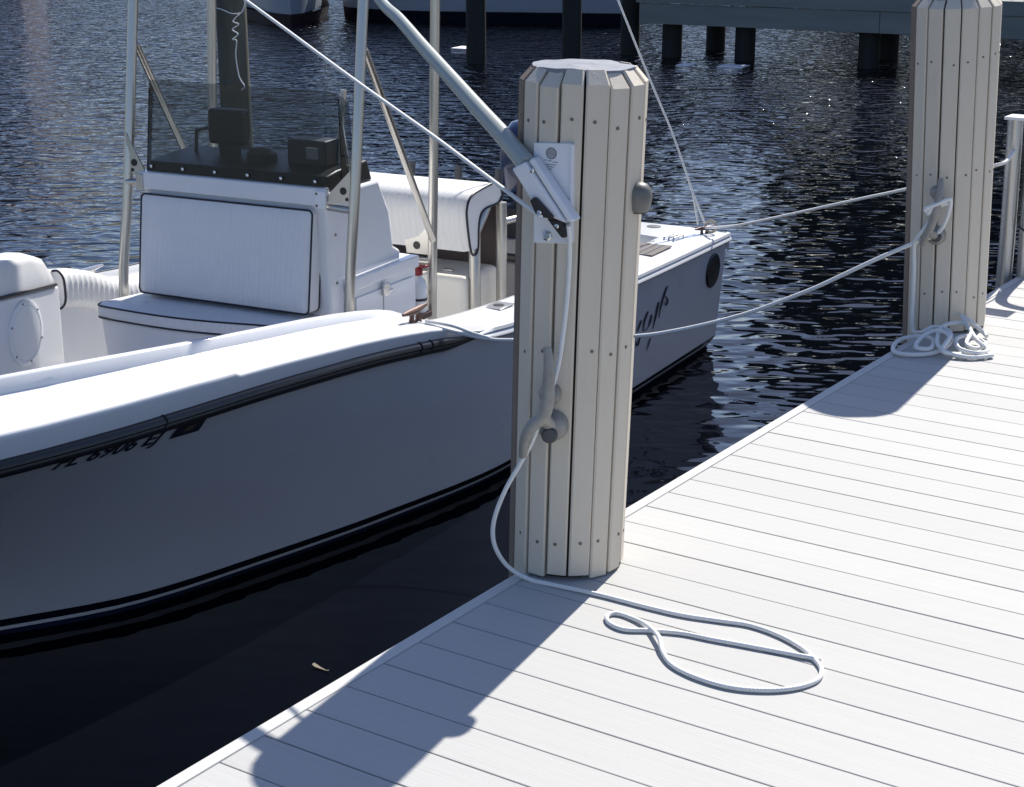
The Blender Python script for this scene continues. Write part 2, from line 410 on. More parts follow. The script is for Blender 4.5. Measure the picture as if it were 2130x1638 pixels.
P_SPRING = [(-1.996, 5.5969, -0.077), (-1.8905, 5.6377, -0.0965), (-1.7695, 5.6845, -0.1215), (-1.6891, 5.7156, -0.1315), (-1.6051, 5.7481, -0.1304), (-1.3325, 5.8536, -0.1087), (-1.0805, 5.9511, -0.0777), (-0.9472, 6.0027, -0.0482), (-0.7969, 6.0608, -0.0032), (-0.6491, 6.118, 0.0515), (-0.504, 6.1742, 0.1197), (-0.3968, 6.2156, 0.1748), (-0.2913, 6.2564, 0.2372), (-0.1872, 6.2967, 0.2988), (-0.084, 6.3366, 0.3558), (-0.0158, 6.363, 0.3908), (0.0268, 6.3795, 0.4106)]
P_SPRING2 = [(-1.9612, 5.6103, -0.0662), (-1.8498, 5.6534, -0.081), (-1.7593, 5.6885, -0.11), (-1.6891, 5.7156, -0.1272)]
P_SCLEAT = (-1.2667, 9.0213, -0.225)
P_STERNLINE = [(-2.2498, 8.8141, -0.2159), (-2.0946, 8.7094, -0.1783), (-1.9544, 8.6147, -0.1385), (-1.6458, 8.4065, -0.0316), (-1.2435, 8.1351, 0.1129), (-0.8802, 7.8899, 0.2434), (-0.6138, 7.7102, 0.3377), (-0.3086, 7.5042, 0.4565), (-0.0701, 7.3433, 0.5514), (0.05, 7.2622, 0.5923)]
P_WHIP2 = [(-2.328, 8.7811, -0.0082), (-2.4344, 8.7096, 0.3376), (-2.5598, 8.6254, 0.6763), (-2.7193, 8.5182, 1.123), (-2.8273, 8.4456, 1.4248)]
P_WHIP2A = [(-2.328, 8.7811, -0.0082), (-2.2963, 8.8024, -0.2014)]
P_WHIP2B = [(-2.328, 8.7811, -0.0082), (-2.2629, 8.8249, -0.1926)]
P_HITCH = [(0.0268, 6.3795, 0.4106), (0.059, 6.3746, 0.4541), (0.0824, 6.3615, 0.517), (0.089, 6.3426, 0.5688), (0.0474, 6.321, 0.5486), (0.0051, 6.3066, 0.5252), (0.0198, 6.3243, 0.5066), (0.023, 6.336, 0.4857), (-0.0071, 6.331, 0.4345), (-0.0361, 6.3369, 0.391), (-0.0475, 6.3542, 0.3471), (-0.0474, 6.3701, 0.2647), (-0.0456, 6.3781, 0.1429), (-0.0439, 6.3787, 0.0619), (-0.0338, 6.38, 0.0019)]
P_HITCHB = [(0.0462, 6.3439, 0.5835), (0.0315, 6.323, 0.5409), (0.0144, 6.3119, 0.508), (0.0373, 6.3303, 0.5326), (0.0814, 6.3453, 0.5541)]
P_COIL = [(-0.0044, 6.2994, 0.02), (0.0419, 6.2808, 0.035), (0.0744, 6.3257, 0.05), (0.1491, 6.2848, 0.05), (0.1883, 6.1799, 0.03), (0.1615, 6.0702, 0.012), (0.0914, 5.998, 0.012), (0.0209, 6.0178, 0.012), (-0.0166, 6.1742, 0.014), (0.04, 6.2344, 0.025), (0.1101, 6.2059, 0.03), (0.1508, 6.0692, 0.03), (0.0964, 6.0581, 0.03), (0.0816, 6.1728, 0.045), (0.1166, 6.2356, 0.06), (0.1871, 6.1765, 0.06), (0.2019, 6.0615, 0.03), (0.2643, 6.1056, 0.014), (0.3372, 6.1715, 0.012), (0.3626, 6.1636, 0.012), (0.3069, 6.0931, 0.012), (0.2254, 6.0786, 0.02), (0.1613, 6.1178, 0.04), (0.105, 6.3233, 0.055), (0.1545, 6.4076, 0.06), (0.2209, 6.3331, 0.05), (0.2433, 6.2169, 0.03), (0.2871, 6.2044, 0.02), (0.2891, 6.3137, 0.015), (0.2221, 6.3344, 0.03), (0.205, 6.2117, 0.045), (0.2441, 6.1319, 0.03), (0.3162, 6.1181, 0.025), (0.3332, 6.2099, 0.02), (0.2621, 6.2724, 0.04), (0.1566, 6.428, 0.07), (0.136, 6.4569, 0.075), (0.1816, 6.4445, 0.06), (0.2305, 6.4572, 0.02), (0.2524, 6.4354, 0.012)]
P_LADDER = [(-0.06, 7.6619, -0.0139), (-0.06, 7.5886, 0.7311), (-0.06, 7.8361, 0.0356)]
P_NAME = [[(7.7548, -0.492), (7.7713, -0.5313), (7.7954, -0.5756)], [(7.8726, -0.522), (7.8485, -0.5493), (7.8282, -0.5774)], [(7.9594, -0.4908), (7.9176, -0.5353), (7.9062, -0.5928)], [(8.0137, -0.5211), (7.9942, -0.568), (7.9727, -0.5842)], [(8.1013, -0.4678), (8.0757, -0.5412), (8.046, -0.6105)], [(8.2123, -0.4003), (8.1764, -0.4415), (8.135, -0.5118), (8.1232, -0.5642)], [(8.1847, -0.4494), (8.23, -0.4837), (8.2166, -0.5146), (8.1834, -0.4858)], [(7.8635, -0.6187), (7.8329, -0.6594), (7.8055, -0.6258)], [(8.0186, -0.6559), (7.9945, -0.6928), (7.9775, -0.7222)], [(7.7317, -0.5961), (7.7442, -0.5605), (7.7793, -0.5451), (7.8282, -0.5774)], [(7.9062, -0.5928), (7.9431, -0.5894), (7.9727, -0.5842)]]
P_PLATE = [(-0.0576, 1.1507), (0.0457, 1.1571), (0.0448, 0.9079), (-0.0565, 0.9014)]
P_SOCKET = [(-0.0891, 1.0933), (-0.0467, 1.1161), (-0.0187, 1.1214), (0.075, 0.9781), (0.06, 0.9675), (-0.0245, 1.0152)]
P_SOCKPT = [(-0.0936, 1.0915), (-0.0397, 1.1221), (0.0709, 0.9737), (-0.0161, 1.0237), (-0.0354, 1.0222), (-0.0251, 1.0254), (0.0225, 0.9887), (-0.021, 0.9853), (-0.0094, 0.9766), (0.0264, 0.976), (0.0459, 0.9383), (0.0358, 0.9303), (-0.0001, 0.932), (-0.0014, 1.1153)]
P_PB = (0.1053, 3.4071, 0.0)
P_CLEAT1 = [(0.1243, 3.3423, 0.6559), (0.134, 3.3365, 0.6115), (0.1359, 3.3318, 0.563), (0.1347, 3.3276, 0.5136), (0.1247, 3.3213, 0.4781), (0.0985, 3.3086, 0.4489), (0.0835, 3.3051, 0.4151), (0.0702, 3.3145, 0.3649)]
P_CLEAT1HUB = [(0.1082, 3.397, 0.433), (0.1511, 3.3295, 0.4592), (0.1025, 3.3935, 0.5165), (0.1005, 3.3864, 0.4267)]
P_CLEAT2 = [(0.0419, 6.353, 0.6451), (0.0506, 6.3401, 0.5941), (0.0434, 6.3324, 0.5464), (0.0334, 6.3289, 0.4879), (0.0146, 6.3278, 0.4277), (-0.0119, 6.3346, 0.3745)]
P_CLEAT2HUB = [(0.0102, 6.4161, 0.5788), (0.0187, 6.419, 0.4049), (0.0366, 6.3301, 0.5171)]
P_KNOB = [(0.216, 3.652, 1.0)]
P_ENG = [(-2.8265, 9.55, -0.1488), (-2.9429, 9.55, 0.0692), (-2.944, 9.55, -0.3882)]
# ================================================================== setting
WZ = -0.98
me = MB().add([(-400, -300, 0), (300, -300, 0), (300, 500, 0), (-400, 500, 0)], [(0, 1, 2, 3)]).mesh('water', WATER, smooth=0)
tag(link('water', me, loc=(0, 0, WZ)), 'dark rippled harbour water around the moored boat and docks', kind='structure')

# ---- far shore, only met in the water's reflections
sh = MB()
rows = []
for i in range(41):
    x = -160 + i * 6
    y0 = 46 + 3 * math.sin(x * 0.07) + (26 if x < -40 else 0) * min(1, (-40 - x) / 20 if x < -40 else 0)
    rows.append([(x, y0, WZ - 0.3), (x, y0 + 0.4, WZ + 0.9), (x, y0 + 30, WZ + 1.6), (x, y0 + 120, WZ + 2.5)])
sh.grid(rows)
tag(link('shore', sh.mesh('shore', SHORE)), 'low earth bank on the far side of the water', kind='structure')

def tree_mass(mb, cx, cy, base, h, rad, n, big=1.0):
    k = len(mb.v)
    p = rng.normal(size=(n, 3)); p /= np.linalg.norm(p, axis=1)[:, None]
    p *= rng.random((n, 1)) ** 0.4
    lump = 1 + 0.35 * np.sin(p[:, :1] * 5 + cx) * np.cos(p[:, 1:2] * 4 + cy)
    p = p * lump * np.array([rad, rad, h * 0.42]) + np.array([cx, cy, base + h * 0.58])
    a = rng.normal(size=(n, 3)); b = rng.normal(size=(n, 3))
    s_ = rng.uniform(0.25, 0.6, (n, 1)) * big
    a = a / np.linalg.norm(a, axis=1)[:, None] * s_; b = b / np.linalg.norm(b, axis=1)[:, None] * s_ * 0.7
    q = np.concatenate([p - a, p - b, p + a, p + b], axis=1).reshape(-1, 3)
    mb.v += [tuple(map(float, r_)) for r_ in q]
    mb.f += [(k + 4 * i, k + 4 * i + 1, k + 4 * i + 2, k + 4 * i + 3) for i in range(n)]
tl = MB(); tk = MB()  # wood out of view, added and sized to darken the water's reflections
for i in range(22):
    x = -32 + i * 2.9 + rng.uniform(-0.7, 0.7); y = 52 + rng.uniform(-2, 4); h = rng.uniform(13, 19)
    if -28.0 < x < -21.0: continue  # gap left so bright sky reflects in the water here
    tree_mass(tl, x, y, 0, h, rng.uniform(2.8, 3.8), 1300, 1.9)
    tk.tube([(x, y, -0.5), (x + 0.2, y, h * 0.35), (x, y + 0.2, h * 0.7)], [0.35, 0.25, 0.08], 7)
for i in range(24):
    x = -150 + i * 4.9 + rng.uniform(-1.5, 1.5); y = 82 + rng.uniform(-3, 8); h = rng.uniform(3, 5.5)
    tree_mass(tl, x, y, 0, h, rng.uniform(2.8, 4.2), 450)
    tk.tube([(x, y, -0.5), (x + 0.2, y, h * 0.35), (x, y + 0.2, h * 0.7)], [0.3, 0.2, 0.08], 7)
tlo = link('unseen_treeline', tl.mesh('unseen_treeline', LEAFM, smooth=0, recalc=False))
tag(tlo, 'unseen dark green wood added on the far bank to darken the water', kind='stuff')
link('trunks', tk.mesh('trunks', BARK), tlo)['kind'] = 'stuff'

hb_ = Vector((-77, 61, 0))
ho = empty('house', hb_, (0, 0, R(40)))  # house out of view, added for a reddish tint in the reflections
tag(ho, 'unseen red roofed house added on the far bank to tint the water', 'house')
link('wall', MB().box((-5, -4, -0.5), (5, 4, 6.4)).mesh('house_wall', HOUSE, 0), ho)
link('roof', MB().prism([(-4.6, 6.4), (4.6, 6.4), (0, 9.4)], 0, -5.5, 5.5).mesh('house_roof', ROOF, 0), ho)
wme = MB().box((-0.7, -4.06, 0), (0.7, -3.9, 1.5)).mesh('house_window', GLASSD, 0)
for xx in (-3.6, -1.2, 1.2, 3.6):
    for zz in (0.8, 3.4): link('window', wme, ho, (xx, 0, zz))

# ================================================================== our dock
DX1 = 3.2
dock = empty('dock', (0, 3.0, 0))
tag(dock, 'pale grey composite dock with long boards and a flush edge trim', kind='structure')
pitch = 0.1389
y0 = 2.2174 - pitch / 2
PMS = [PLANK]
for k in range(1, 4):
    c = (0.455 * (1 + 0.025 * (k - 2)), 0.450 * (1 + 0.027 * (k - 2)), 0.432 * (1 + 0.026 * (k - 2)))
    PMS.append(mat('deck_composite_%d' % k, c, 0.68, spec=0.2, var=0.05, vscale=5, stretch=(0.25, 9, 1), bump=0.0007, bscale=30, bstretch=(0.18, 9, 1), dirt=(0.43, 0.42, 0.395), dirt_scale=1.6, dirt_lo=0.55, dirt_hi=0.9, rvar=0.08))
for M_ in PMS: speckle(M_)
pmeshes = []
for k, M_ in enumerate(PMS):
    b_ = MB().box((0.0385, -0.0677, -0.026), (DX1, 0.0677, 0.0)).mesh('plank', M_, 0); pmeshes.append(b_)
for i in range(-50, 74):
    y = y0 + i * pitch
    o = link('plank', pmeshes[random.randrange(4)], dock, (0, y - 3.0 + random.uniform(-0.0008, 0.0008), random.uniform(-0.0012, 0.0)))
    bevel(o, 0.0018, 2)
ya, yb = y0 - 50.5 * pitch, y0 + 73.5 * pitch
tr = MB().box((0.0, ya, -0.17), (0.036, yb, 0.0012)).shift((0, 3.0, 0))
bevel(link('edge_trim', tr.mesh('edge_trim', TRIM, 0), dock), 0.004, 2)
js = MB()
for xx in (0.25, 0.8, 1.4, 2.0, 2.6, 3.1): js.box((xx - 0.03, ya, -0.24), (xx + 0.03, yb, -0.027))
js.box((0.037, ya, -0.24), (0.075, yb, -0.0275))
link('joists', js.shift((0, 3.0, 0)).mesh('joists', DTIMBER, 0), dock)['kind'] = 'stuff'

# ---- clad pilings
def stave_mesh(r, h, zb, gap, k, flare=0.05, m_=None):
    half = r * math.tan(math.pi / 16) - gap / 2
    th = 0.030; c = 0.034
    ri = r - th
    hi = half * 0.80
    prof = [(r, zb), (r, h - c), (r - c * 0.85, h)]
    mb = MB()
    # face outwards along +X, edges eased
    rows = []
    e = 0.004
    for rr, z in prof:
        fl = 1 + flare * max(0, z) / h
        rr *= fl; half = (rr if z < h else rr + c * 0.85) * math.tan(math.pi / 16) - gap / 2; hi = half * 0.8
        rows.append([(rr - th if z < h else rr - 0.004, -hi if z < h else -hi, z), (rr - e, -half * (1 if z < h else 0.82), z), (rr, -half * (1 if z < h else 0.82) + e, z), (rr, half * (1 if z < h else 0.82) - e, z), (rr - e, half * (1 if z < h else 0.82), z), (rr - th if z < h else rr - 0.004, hi, z)])
    mb.grid(rows)
    k0 = 0; mb.f.append((0, 1, 2, 3, 4, 5)); mb.f.append(tuple(range(12, 18))[::-1])
    mb.f.append((0, 5, 11, 6)); mb.f.append((6, 11, 17, 12))
    return mb.mesh('stave', m_ or STAVE, 0)
def piling(loc, lean, height, r, phase, label, skew):
    rt = empty('piling', loc, (-lean[1] / height, lean[0] / height, 0))
    tag(rt, label, 'piling', 'clad pilings along the dock edge')
    core = MB().lathe([(r - 0.028, -2.2), (r - 0.028, -0.2), (r - 0.028, height - 0.045)], (0, 0, 0), 24)
    link('core', core.mesh('core', TIMBER), rt)
    sms = [stave_mesh(r, height, 0.012, g, k) for k, g in enumerate((0.005, 0.007, 0.009))]
    low = [stave_mesh(r, height, -0.45, g, k) for k, g in enumerate((0.005, 0.007))]
    brown_stave = stave_mesh(r, height, -0.45, 0.006, 0, m_=STAVE_BROWN)  # darker brown boards on the outboard side
    scr = MB().lathe([(0.0045, -0.002), (0.0045, 0.0012), (0.003, 0.0018)], (0, 0, 0), 8, (1, 0, 0)).mesh('screw', SCREW, 0)
    for i in range(16):
        a = phase + 2 * math.pi * (i + 0.5) / 16
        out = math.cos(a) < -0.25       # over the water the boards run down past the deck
        o = link('stave', brown_stave if math.cos(a) < -0.60 else (low[i % 2] if out else sms[random.randrange(3)]), rt)
        o.rotation_euler = (0, 0, a + random.uniform(-0.006, 0.006))
        o.location = (random.uniform(-0.0015, 0.0015), random.uniform(-0.0015, 0.0015), random.uniform(-0.006, 0.004) if not out else 0)
        for z in skew:
            s_ = link('screw', scr, o, (r * (1 + 0.05 * z / height) + 0.0006, random.uniform(-0.012, 0.012), z + random.uniform(-0.02, 0.02)))
    # cap plate: sheet of bright metal with a slightly buckled rim
    cp = MB(); n = 40
    rim = []; rim2 = []; mid = []
    for j in range(n):
        a = 2 * math.pi * j / n
        q = (r * 1.05 - 0.030) * (1 + 0.012 * math.sin(3 * a + 1) + 0.008 * math.sin(7 * a))
        z = height + 0.002 + 0.0022 * math.sin(4 * a + 0.7) + 0.0012 * math.sin(9 * a)
        rim.append((q * math.cos(a), q * math.sin(a), z)); rim2.append((q * math.cos(a), q * math.sin(a), z - 0.012))
        mid.append((q * 0.6 * math.cos(a), q * 0.6 * math.sin(a), height + 0.006 + 0.003 * math.sin(3 * a)))
    vs = rim2 + rim + mid + [(0, 0, height + 0.009)]
    fs = [(j, (j + 1) % n, n + (j + 1) % n, n + j) for j in range(n)] + [(n + j, n + (j + 1) % n, 2 * n + (j + 1) % n, 2 * n + j) for j in range(n)] + [(2 * n + j, 2 * n + (j + 1) % n, 3 * n) for j in range(n)]
    link('cap_plate', cp.add(vs, fs).mesh('cap_plate', CAPM, 50), rt)
    return rt
cam_ang1 = R(-58.1); cam_ang2 = math.atan2(-6.593, 2.265 - 0.018)
piling((0.059, 3.548, 0), (0.027, 0.018), 1.325, 0.152, cam_ang1 + R(1), 'nearest piling clad in beige vertical boards carrying a white bracket and round grey light', (1.215, 0.62, 0.115))
piling((0.018, 6.593, 0), (-0.042, -0.026), 1.338, 0.166, cam_ang2 - R(-7.5) - R(22.5), 'second clad piling farther up the dock with coiled rope at its foot', (1.10, 0.66, 0.16))

# ---- rope and fittings on the near piling
def cleat(name, loc, horn, hub, label, rad, group):
    rt = empty(name, loc)
    tag(rt, label, 'cleat', group)
    o_ = Vector(loc)
    pts = spline(horn, 6); n = len(pts)
    rs = [rad * (0.62 + 0.5 * math.sin(math.pi * i / (n - 1)) ** 0.8) for i in range(n)]
    link('horn', MB().tube(pts, rs, 14).shift(o_).mesh('horn', GALV), rt)
    b0 = Vector(hub[0]); b1 = Vector(hub[1]); ax = (b1 - b0).normalized(); c2 = Vector(hub[2])
    # cast feet: a round boss under the bolt, a smaller one under the horn, and the arm that joins boss and horn
    mid = Vector(horn[4])
    mb = MB().lathe([(0.041, -0.006), (0.041, 0.004), (0.036, 0.014), (0.030, 0.030), (0.026, 0.036)], b0, 24, ax)
    link('base', mb.shift(o_).mesh('base', GALV, 60), rt)
    link('foot', MB().lathe([(0.030, -0.006), (0.029, 0.006), (0.020, 0.022), (0.016, 0.052)], c2, 20, ax).shift(o_).mesh('foot', GALV, 60), rt)
    link('arm', MB().tube(spline([b0 + ax * 0.022, b0 * 0.5 + mid * 0.5 + ax * 0.012, mid], 5), [rad * 1.1] * 11, 12).shift(o_).mesh('arm', GALV, 60), rt)
    return rt, ax
# cleat 1: base plate, two feet, horns and bolts
C1 = Vector(P_CLEAT1HUB[0])
u1 = Vector((0.528, -0.849, 0))
c1, ax = cleat('cleat', tuple(C1), P_CLEAT1, [P_CLEAT1HUB[0], tuple(Vector(P_CLEAT1HUB[0]) + u1 * 0.075), P_CLEAT1HUB[2]], 'grey horn cleat on the near piling below the white bracket', 0.0158, 'galvanised cleats on the pilings')
bo = MB().lathe([(0.021, 0.0), (0.021, 0.010), (0.017, 0.014), (0.012, 0.0145)], (0, 0, 0), 12, u1)
link('bolt', bo.mesh('bolt', DARKG), c1, tuple(Vector(P_CLEAT1HUB[3]) + u1 * 0.042 + Vector((0.004, 0.002, -0.003)) - C1))

def rope_obj(name, pts, r, label, cat, group=None, per=8, n=10, wob=0.0, base=None):
    sp = spline(pts, per)
    if wob:
        sp = [p + Vector((rng.normal(0, wob), rng.normal(0, wob), abs(rng.normal(0, wob)) * 0.3)) for p in sp]
    b_ = Vector(base) if base is not None else Vector(pts[0])
    o = link(name, MB().tube(sp, r, n).shift(b_).mesh(name, ROPE, 60), None, b_)
    tag(o, label, cat, group)
    return o
rope_obj('whip_rope', P_WHIP_LINE + [tuple(Vector(P_WHIP_LINE[-1]) + (Vector(P_WHIP_LINE[-1]) - Vector(P_WHIP_LINE[-2])) * 2.2)], 0.0056, 'taut white rope running from the white bracket up past the boat at a slant', 'rope')
tail = rope_obj('rope', P_TAIL, 0.0060, 'white rope hanging from the bracket and looped loosely on the sunny deck', 'rope')
te = Vector(P_TAIL[-1])
w_ = MB().tube([te + Vector((-0.012, 0.004, 0)), te + Vector((0.02, -0.006, 0))], 0.0068, 10).shift(Vector(P_TAIL[0]))
link('whipping', w_.mesh('whipping', PWHITE), tail)

# ---- mooring whip: bracket, socket, tapered pole
PB = Vector(P_PB); nb = Vector((0.16, -0.987, 0)); tb = Vector((0.987, 0.16, 0))
wh = empty('mooring_whip', tuple(PB + Vector((0, 0, 1.03))))
tag(wh, 'mooring whip with white bracket on the near piling and pale slanting pole', 'mooring whip')
wo_ = PB + Vector((0, 0, 1.03))
def bp3(s_, z, d): return PB + tb * s_ + nb * d + Vector((0, 0, z))
def slab(poly, d0, d1, name, m_, parent, o_=None, bev=0.004):
    n = len(poly)
    vs = [tuple(bp3(a, z, d0)) for a, z in poly] + [tuple(bp3(a, z, d1)) for a, z in poly]
    fs = [tuple(range(n)), tuple(range(2 * n - 1, n - 1, -1))] + [(i, i + n, (i + 1) % n + n, (i + 1) % n) for i in range(n)]
    ob = link(name, MB().add(vs, fs).shift(o_ or wo_).mesh(name, m_, 0), parent)
    if bev: bevel(ob, bev, 2, 30)
    return ob
# channel shaped base plate with a folded right edge
slab([(-0.0576, 1.1507), (0.040, 1.1555), (0.040, 0.9075), (-0.0565, 0.9014)], -0.004, 0.006, 'base_plate', PWHITE, wh, bev=0.002)
slab([(0.0402, 1.1555), (0.0475, 1.1535), (0.0475, 0.9095), (0.0402, 0.9075)], -0.03, 0.010, 'side_flange', PWHITE, wh, bev=0.002)
# slanting socket trough
a0 = Vector((-0.0936, 1.0915)); a1 = Vector((-0.0397, 1.1221)); a2 = Vector((0.0730, 0.9745)); a3 = Vector((0.0560, 0.9650)); a4 = Vector((-0.0345, 1.0100))
ridge0 = (a0 * 0.32 + a1 * 0.68); 
sk = slab([tuple(a0), tuple(ridge0), (0.052, 0.9690), (0.020, 0.9780), tuple(a4)], 0.006, 0.058, 'socket', PWHITE, wh, bev=0.005)
slab([tuple(ridge0 + Vector((0.003, 0.001))), tuple(a1), tuple(a2), (0.054, 0.9692)], 0.006, 0.050, 'socket_cheek', PWHITE, wh, bev=0.006)
slab([(-0.0384, 1.0200), (-0.0300, 1.0285), (-0.0215, 1.0270), (0.0225, 0.9850), (0.0205, 0.9800), (-0.0200, 0.9815)], 0.0585, 0.072, 'cam_wedge', WEDGE, wh, bev=0.004)
slab([(-0.0104, 0.9715), (0.0215, 0.9705), (0.0300, 0.9620), (0.0450, 0.9370), (0.0400, 0.9270), (0.0290, 0.9265)], 0.008, 0.034, 'cam_wedge', WEDGE, wh, bev=0.004)
scw = MB().lathe([(0.006, 0), (0.006, 0.002), (0.003, 0.003)], (0, 0, 0), 10, nb).mesh('pin', STEEL, 0)
link('pin', scw, wh, tuple(bp3(-0.012, 0.993, 0.0722) - wo_)); link('pin', scw, wh, tuple(bp3(0.018, 0.955, 0.0342) - wo_))
link('pin', scw, wh, tuple(bp3(-0.038, 1.092, 0.0582) - wo_))
link('bolt', MB().lathe([(0.013, 0), (0.013, 0.006), (0.009, 0.009)], bp3(-0.018, 0.923, 0.006), 6, nb).shift(wo_).mesh('bolt', STEEL, 0), wh)
# printed emblem and small print on the plate: round grey mark over three short lines
em = MB().lathe([(0.0125, 0), (0.0125, 0.0006)], bp3(-0.010, 1.128, 0.006), 24, nb)
link('emblem', em.shift(wo_).mesh('emblem', mat('print_grey', (0.30, 0.31, 0.33), 0.5, var=0.3, vscale=150), 0), wh)
em2 = MB()
for s0, s1, z in ((-0.028, -0.0215, 1.111), (-0.019, -0.009, 1.1095), (-0.0065, 0.008, 1.107), (-0.026, 0.004, 1.1005), (-0.028, -0.002, 1.095), (-0.018, -0.008, 1.0895)):
    vs = [tuple(bp3(a, zz, 0.0064)) for a, zz in ((s0, z - 0.0011), (s1, z - 0.0011), (s1, z + 0.0011), (s0, z + 0.0011))]
    em2.add(vs, [(0, 1, 2, 3)])
rg = MB().tube([tuple(bp3(-0.010 + 0.0135 * math.cos(t * math.pi / 12), 1.128 + 0.0135 * math.sin(t * math.pi / 12), 0.0065)) for t in range(24)], 0.0008, 5, closed=True)
link('emblem_ring', rg.shift(wo_).mesh('emblem_ring', DARKG), wh)
link('small_print', em2.shift(wo_).mesh('small_print', mat('print_dark', (0.22, 0.22, 0.24), 0.5), 0), wh)['kind'] = 'stuff'
ppts = [Vector(p) for p in P_POLE]
d_ = (ppts[-1] - ppts[-2])
ppts += [ppts[-1] + d_ * 2 + Vector((0, 0, 0.05)), ppts[-1] + d_ * 5 + Vector((0, 0, 0.05)), ppts[-1] + d_ * 9 - Vector((0, 0, 0.05))]
sp = spline(ppts[1:], 6)
rs = [0.0245 * (1 - 0.55 * i / (len(sp) - 1)) for i in range(len(sp))]
link('pole', MB().tube(sp, rs, 18).shift(wo_).mesh('pole', POLE), wh)

# ---- dock light on the side of the near piling
kd = Vector((math.cos(R(-58.1) + R(66)), math.sin(R(-58.1) + R(66)), 0))
KP = Vector((0.079, 3.561, 1.0)) + kd * 0.140 + Vector((0, 0, 0.008))
dl = empty('dock_light', tuple(KP)); tag(dl, 'small domed grey light on the sunny side of the near piling', 'light')
link('housing', MB().lathe([(0.024, -0.036), (0.029, -0.031), (0.033, -0.008), (0.034, 0.006), (0.031, 0.020), (0.022, 0.032), (0.009, 0.037)], kd * 0.022, 24).mesh('housing', GREYP), dl)
link('lens', MB().lathe([(0.022, -0.040), (0.023, -0.0365)], kd * 0.022, 20).mesh('lens', DARKG), dl)
link('mount', MB().lathe([(0.028, -0.006), (0.028, 0.02)], (0, 0, 0), 18, kd).mesh('mount', GREYP), dl)

# ---- far piling's cleat, hitch, coil
C2 = Vector(P_CLEAT2HUB[2])
cd2 = Vector((0.323, -0.947, 0))
c2, ax = cleat('cleat', tuple(C2), P_CLEAT2, [P_CLEAT2HUB[1], tuple(Vector(P_CLEAT2HUB[1]) + cd2 * 0.075), P_CLEAT2HUB[0]], 'grey horn cleat wrapped in white rope on the second piling', 0.0165, 'galvanised cleats on the pilings')
link('bolt', MB().lathe([(0.021, 0.0), (0.021, 0.010), (0.017, 0.014)], (0, 0, 0), 12, cd2).mesh('bolt', DARKG), c2, tuple(Vector(P_CLEAT2HUB[1]) + cd2 * 0.036 - C2))
sl = rope_obj('spring_line', P_SPRING + P_HITCH[1:] + P_COIL[1:], 0.0085, 'white line from the boat to the second piling ending in a tangled coil', 'rope', per=7)
link('turn', MB().tube(spline(P_HITCHB, 8), 0.0085, 10).shift(Vector(P_SPRING[0])).mesh('turn', ROPE, 60), sl)
link('eye', MB().tube(spline(P_SPRING2, 8), 0.0072, 10).shift(Vector(P_SPRING[0])).mesh('eye', ROPE, 60), sl)
rope_obj('stern_line', P_STERNLINE[:-1] + [(-0.02, 7.38, 0.575), (-0.06, 7.62, 0.60)], 0.0078, 'white stern line rising from the boat corner to the dock ladder', 'rope')
P2 = P_WHIP2[:-1] + [tuple(Vector(P_WHIP2[-2]) + (Vector(P_WHIP2[-2]) - Vector(P_WHIP2[-3])) * 1.6)]
wl2 = rope_obj('whip_line', P2, 0.006, 'thin white line rising steeply from the boat stern corner', 'rope')
for seg in (P_WHIP2A, P_WHIP2B):
    link('strand', MB().tube(seg, 0.006, 8).shift(Vector(P2[0])).mesh('strand', ROPE, 60), wl2)

# ---- ladder at the right edge of the dock
ld = empty('dock_ladder', (-0.06, 7.62, 0)); tag(ld, 'aluminium ladder with a tall rail standing at the dock edge beyond the second piling', 'ladder')
def rail(x0, y_, top):
    pts = [(x0, y_, -1.6), (x0, y_, 0.2), (x0 - 0.004, y_ - 0.02, top)]
    return MB().tube(pts, 0.036, 16)
link('rail', rail(-0.06, 7.62, 0.735).shift((-0.06, 7.62, 0)).mesh('rail', ALUD), ld)
link('rail', rail(-0.06, 8.05, 0.70).shift((-0.06, 7.62, 0)).mesh('rail', ALUD), ld)
hoop = spline([(0.02, 7.63, 0.0), (0.015, 7.63, 0.35), (0.03, 7.65, 0.58), (0.12, 7.68, 0.69), (0.28, 7.70, 0.70), (0.42, 7.70, 0.60), (0.47, 7.70, 0.35), (0.47, 7.70, 0.0)], 8)
link('grab_hoop', MB().tube(hoop, 0.026, 14).shift((-0.06, 7.62, 0)).mesh('grab_hoop', ALUD), ld)
hoop2 = [p + Vector((0, 0.44, 0)) for p in hoop]
link('grab_hoop', MB().tube(hoop2, 0.026, 14).shift((-0.06, 7.62, 0)).mesh('grab_hoop', ALUD), ld)
link('top_cap', MB().box((-0.10, 7.545, 0.735), (0.12, 7.66, 0.748)).shift((-0.06, 7.62, 0)).mesh('top_cap', PWHITE, 0), ld)
rme = MB().tube([(0, 0.0, 0), (0, 0.43, 0)], 0.018, 12).mesh('rung', ALUD)
for k in range(6): link('rung', rme, ld, (0, 0, -0.15 - 0.27 * k))
cbl = MB().tube(spline([(-0.02, 7.60, 0.62), (0.0, 7.58, 0.45), (-0.01, 7.585, 0.28), (0.03, 7.60, 0.22), (0.10, 7.62, 0.24)], 8), 0.004, 6)
link('cable', cbl.shift((-0.06, 7.62, 0)).mesh('cable', BLACK), ld)

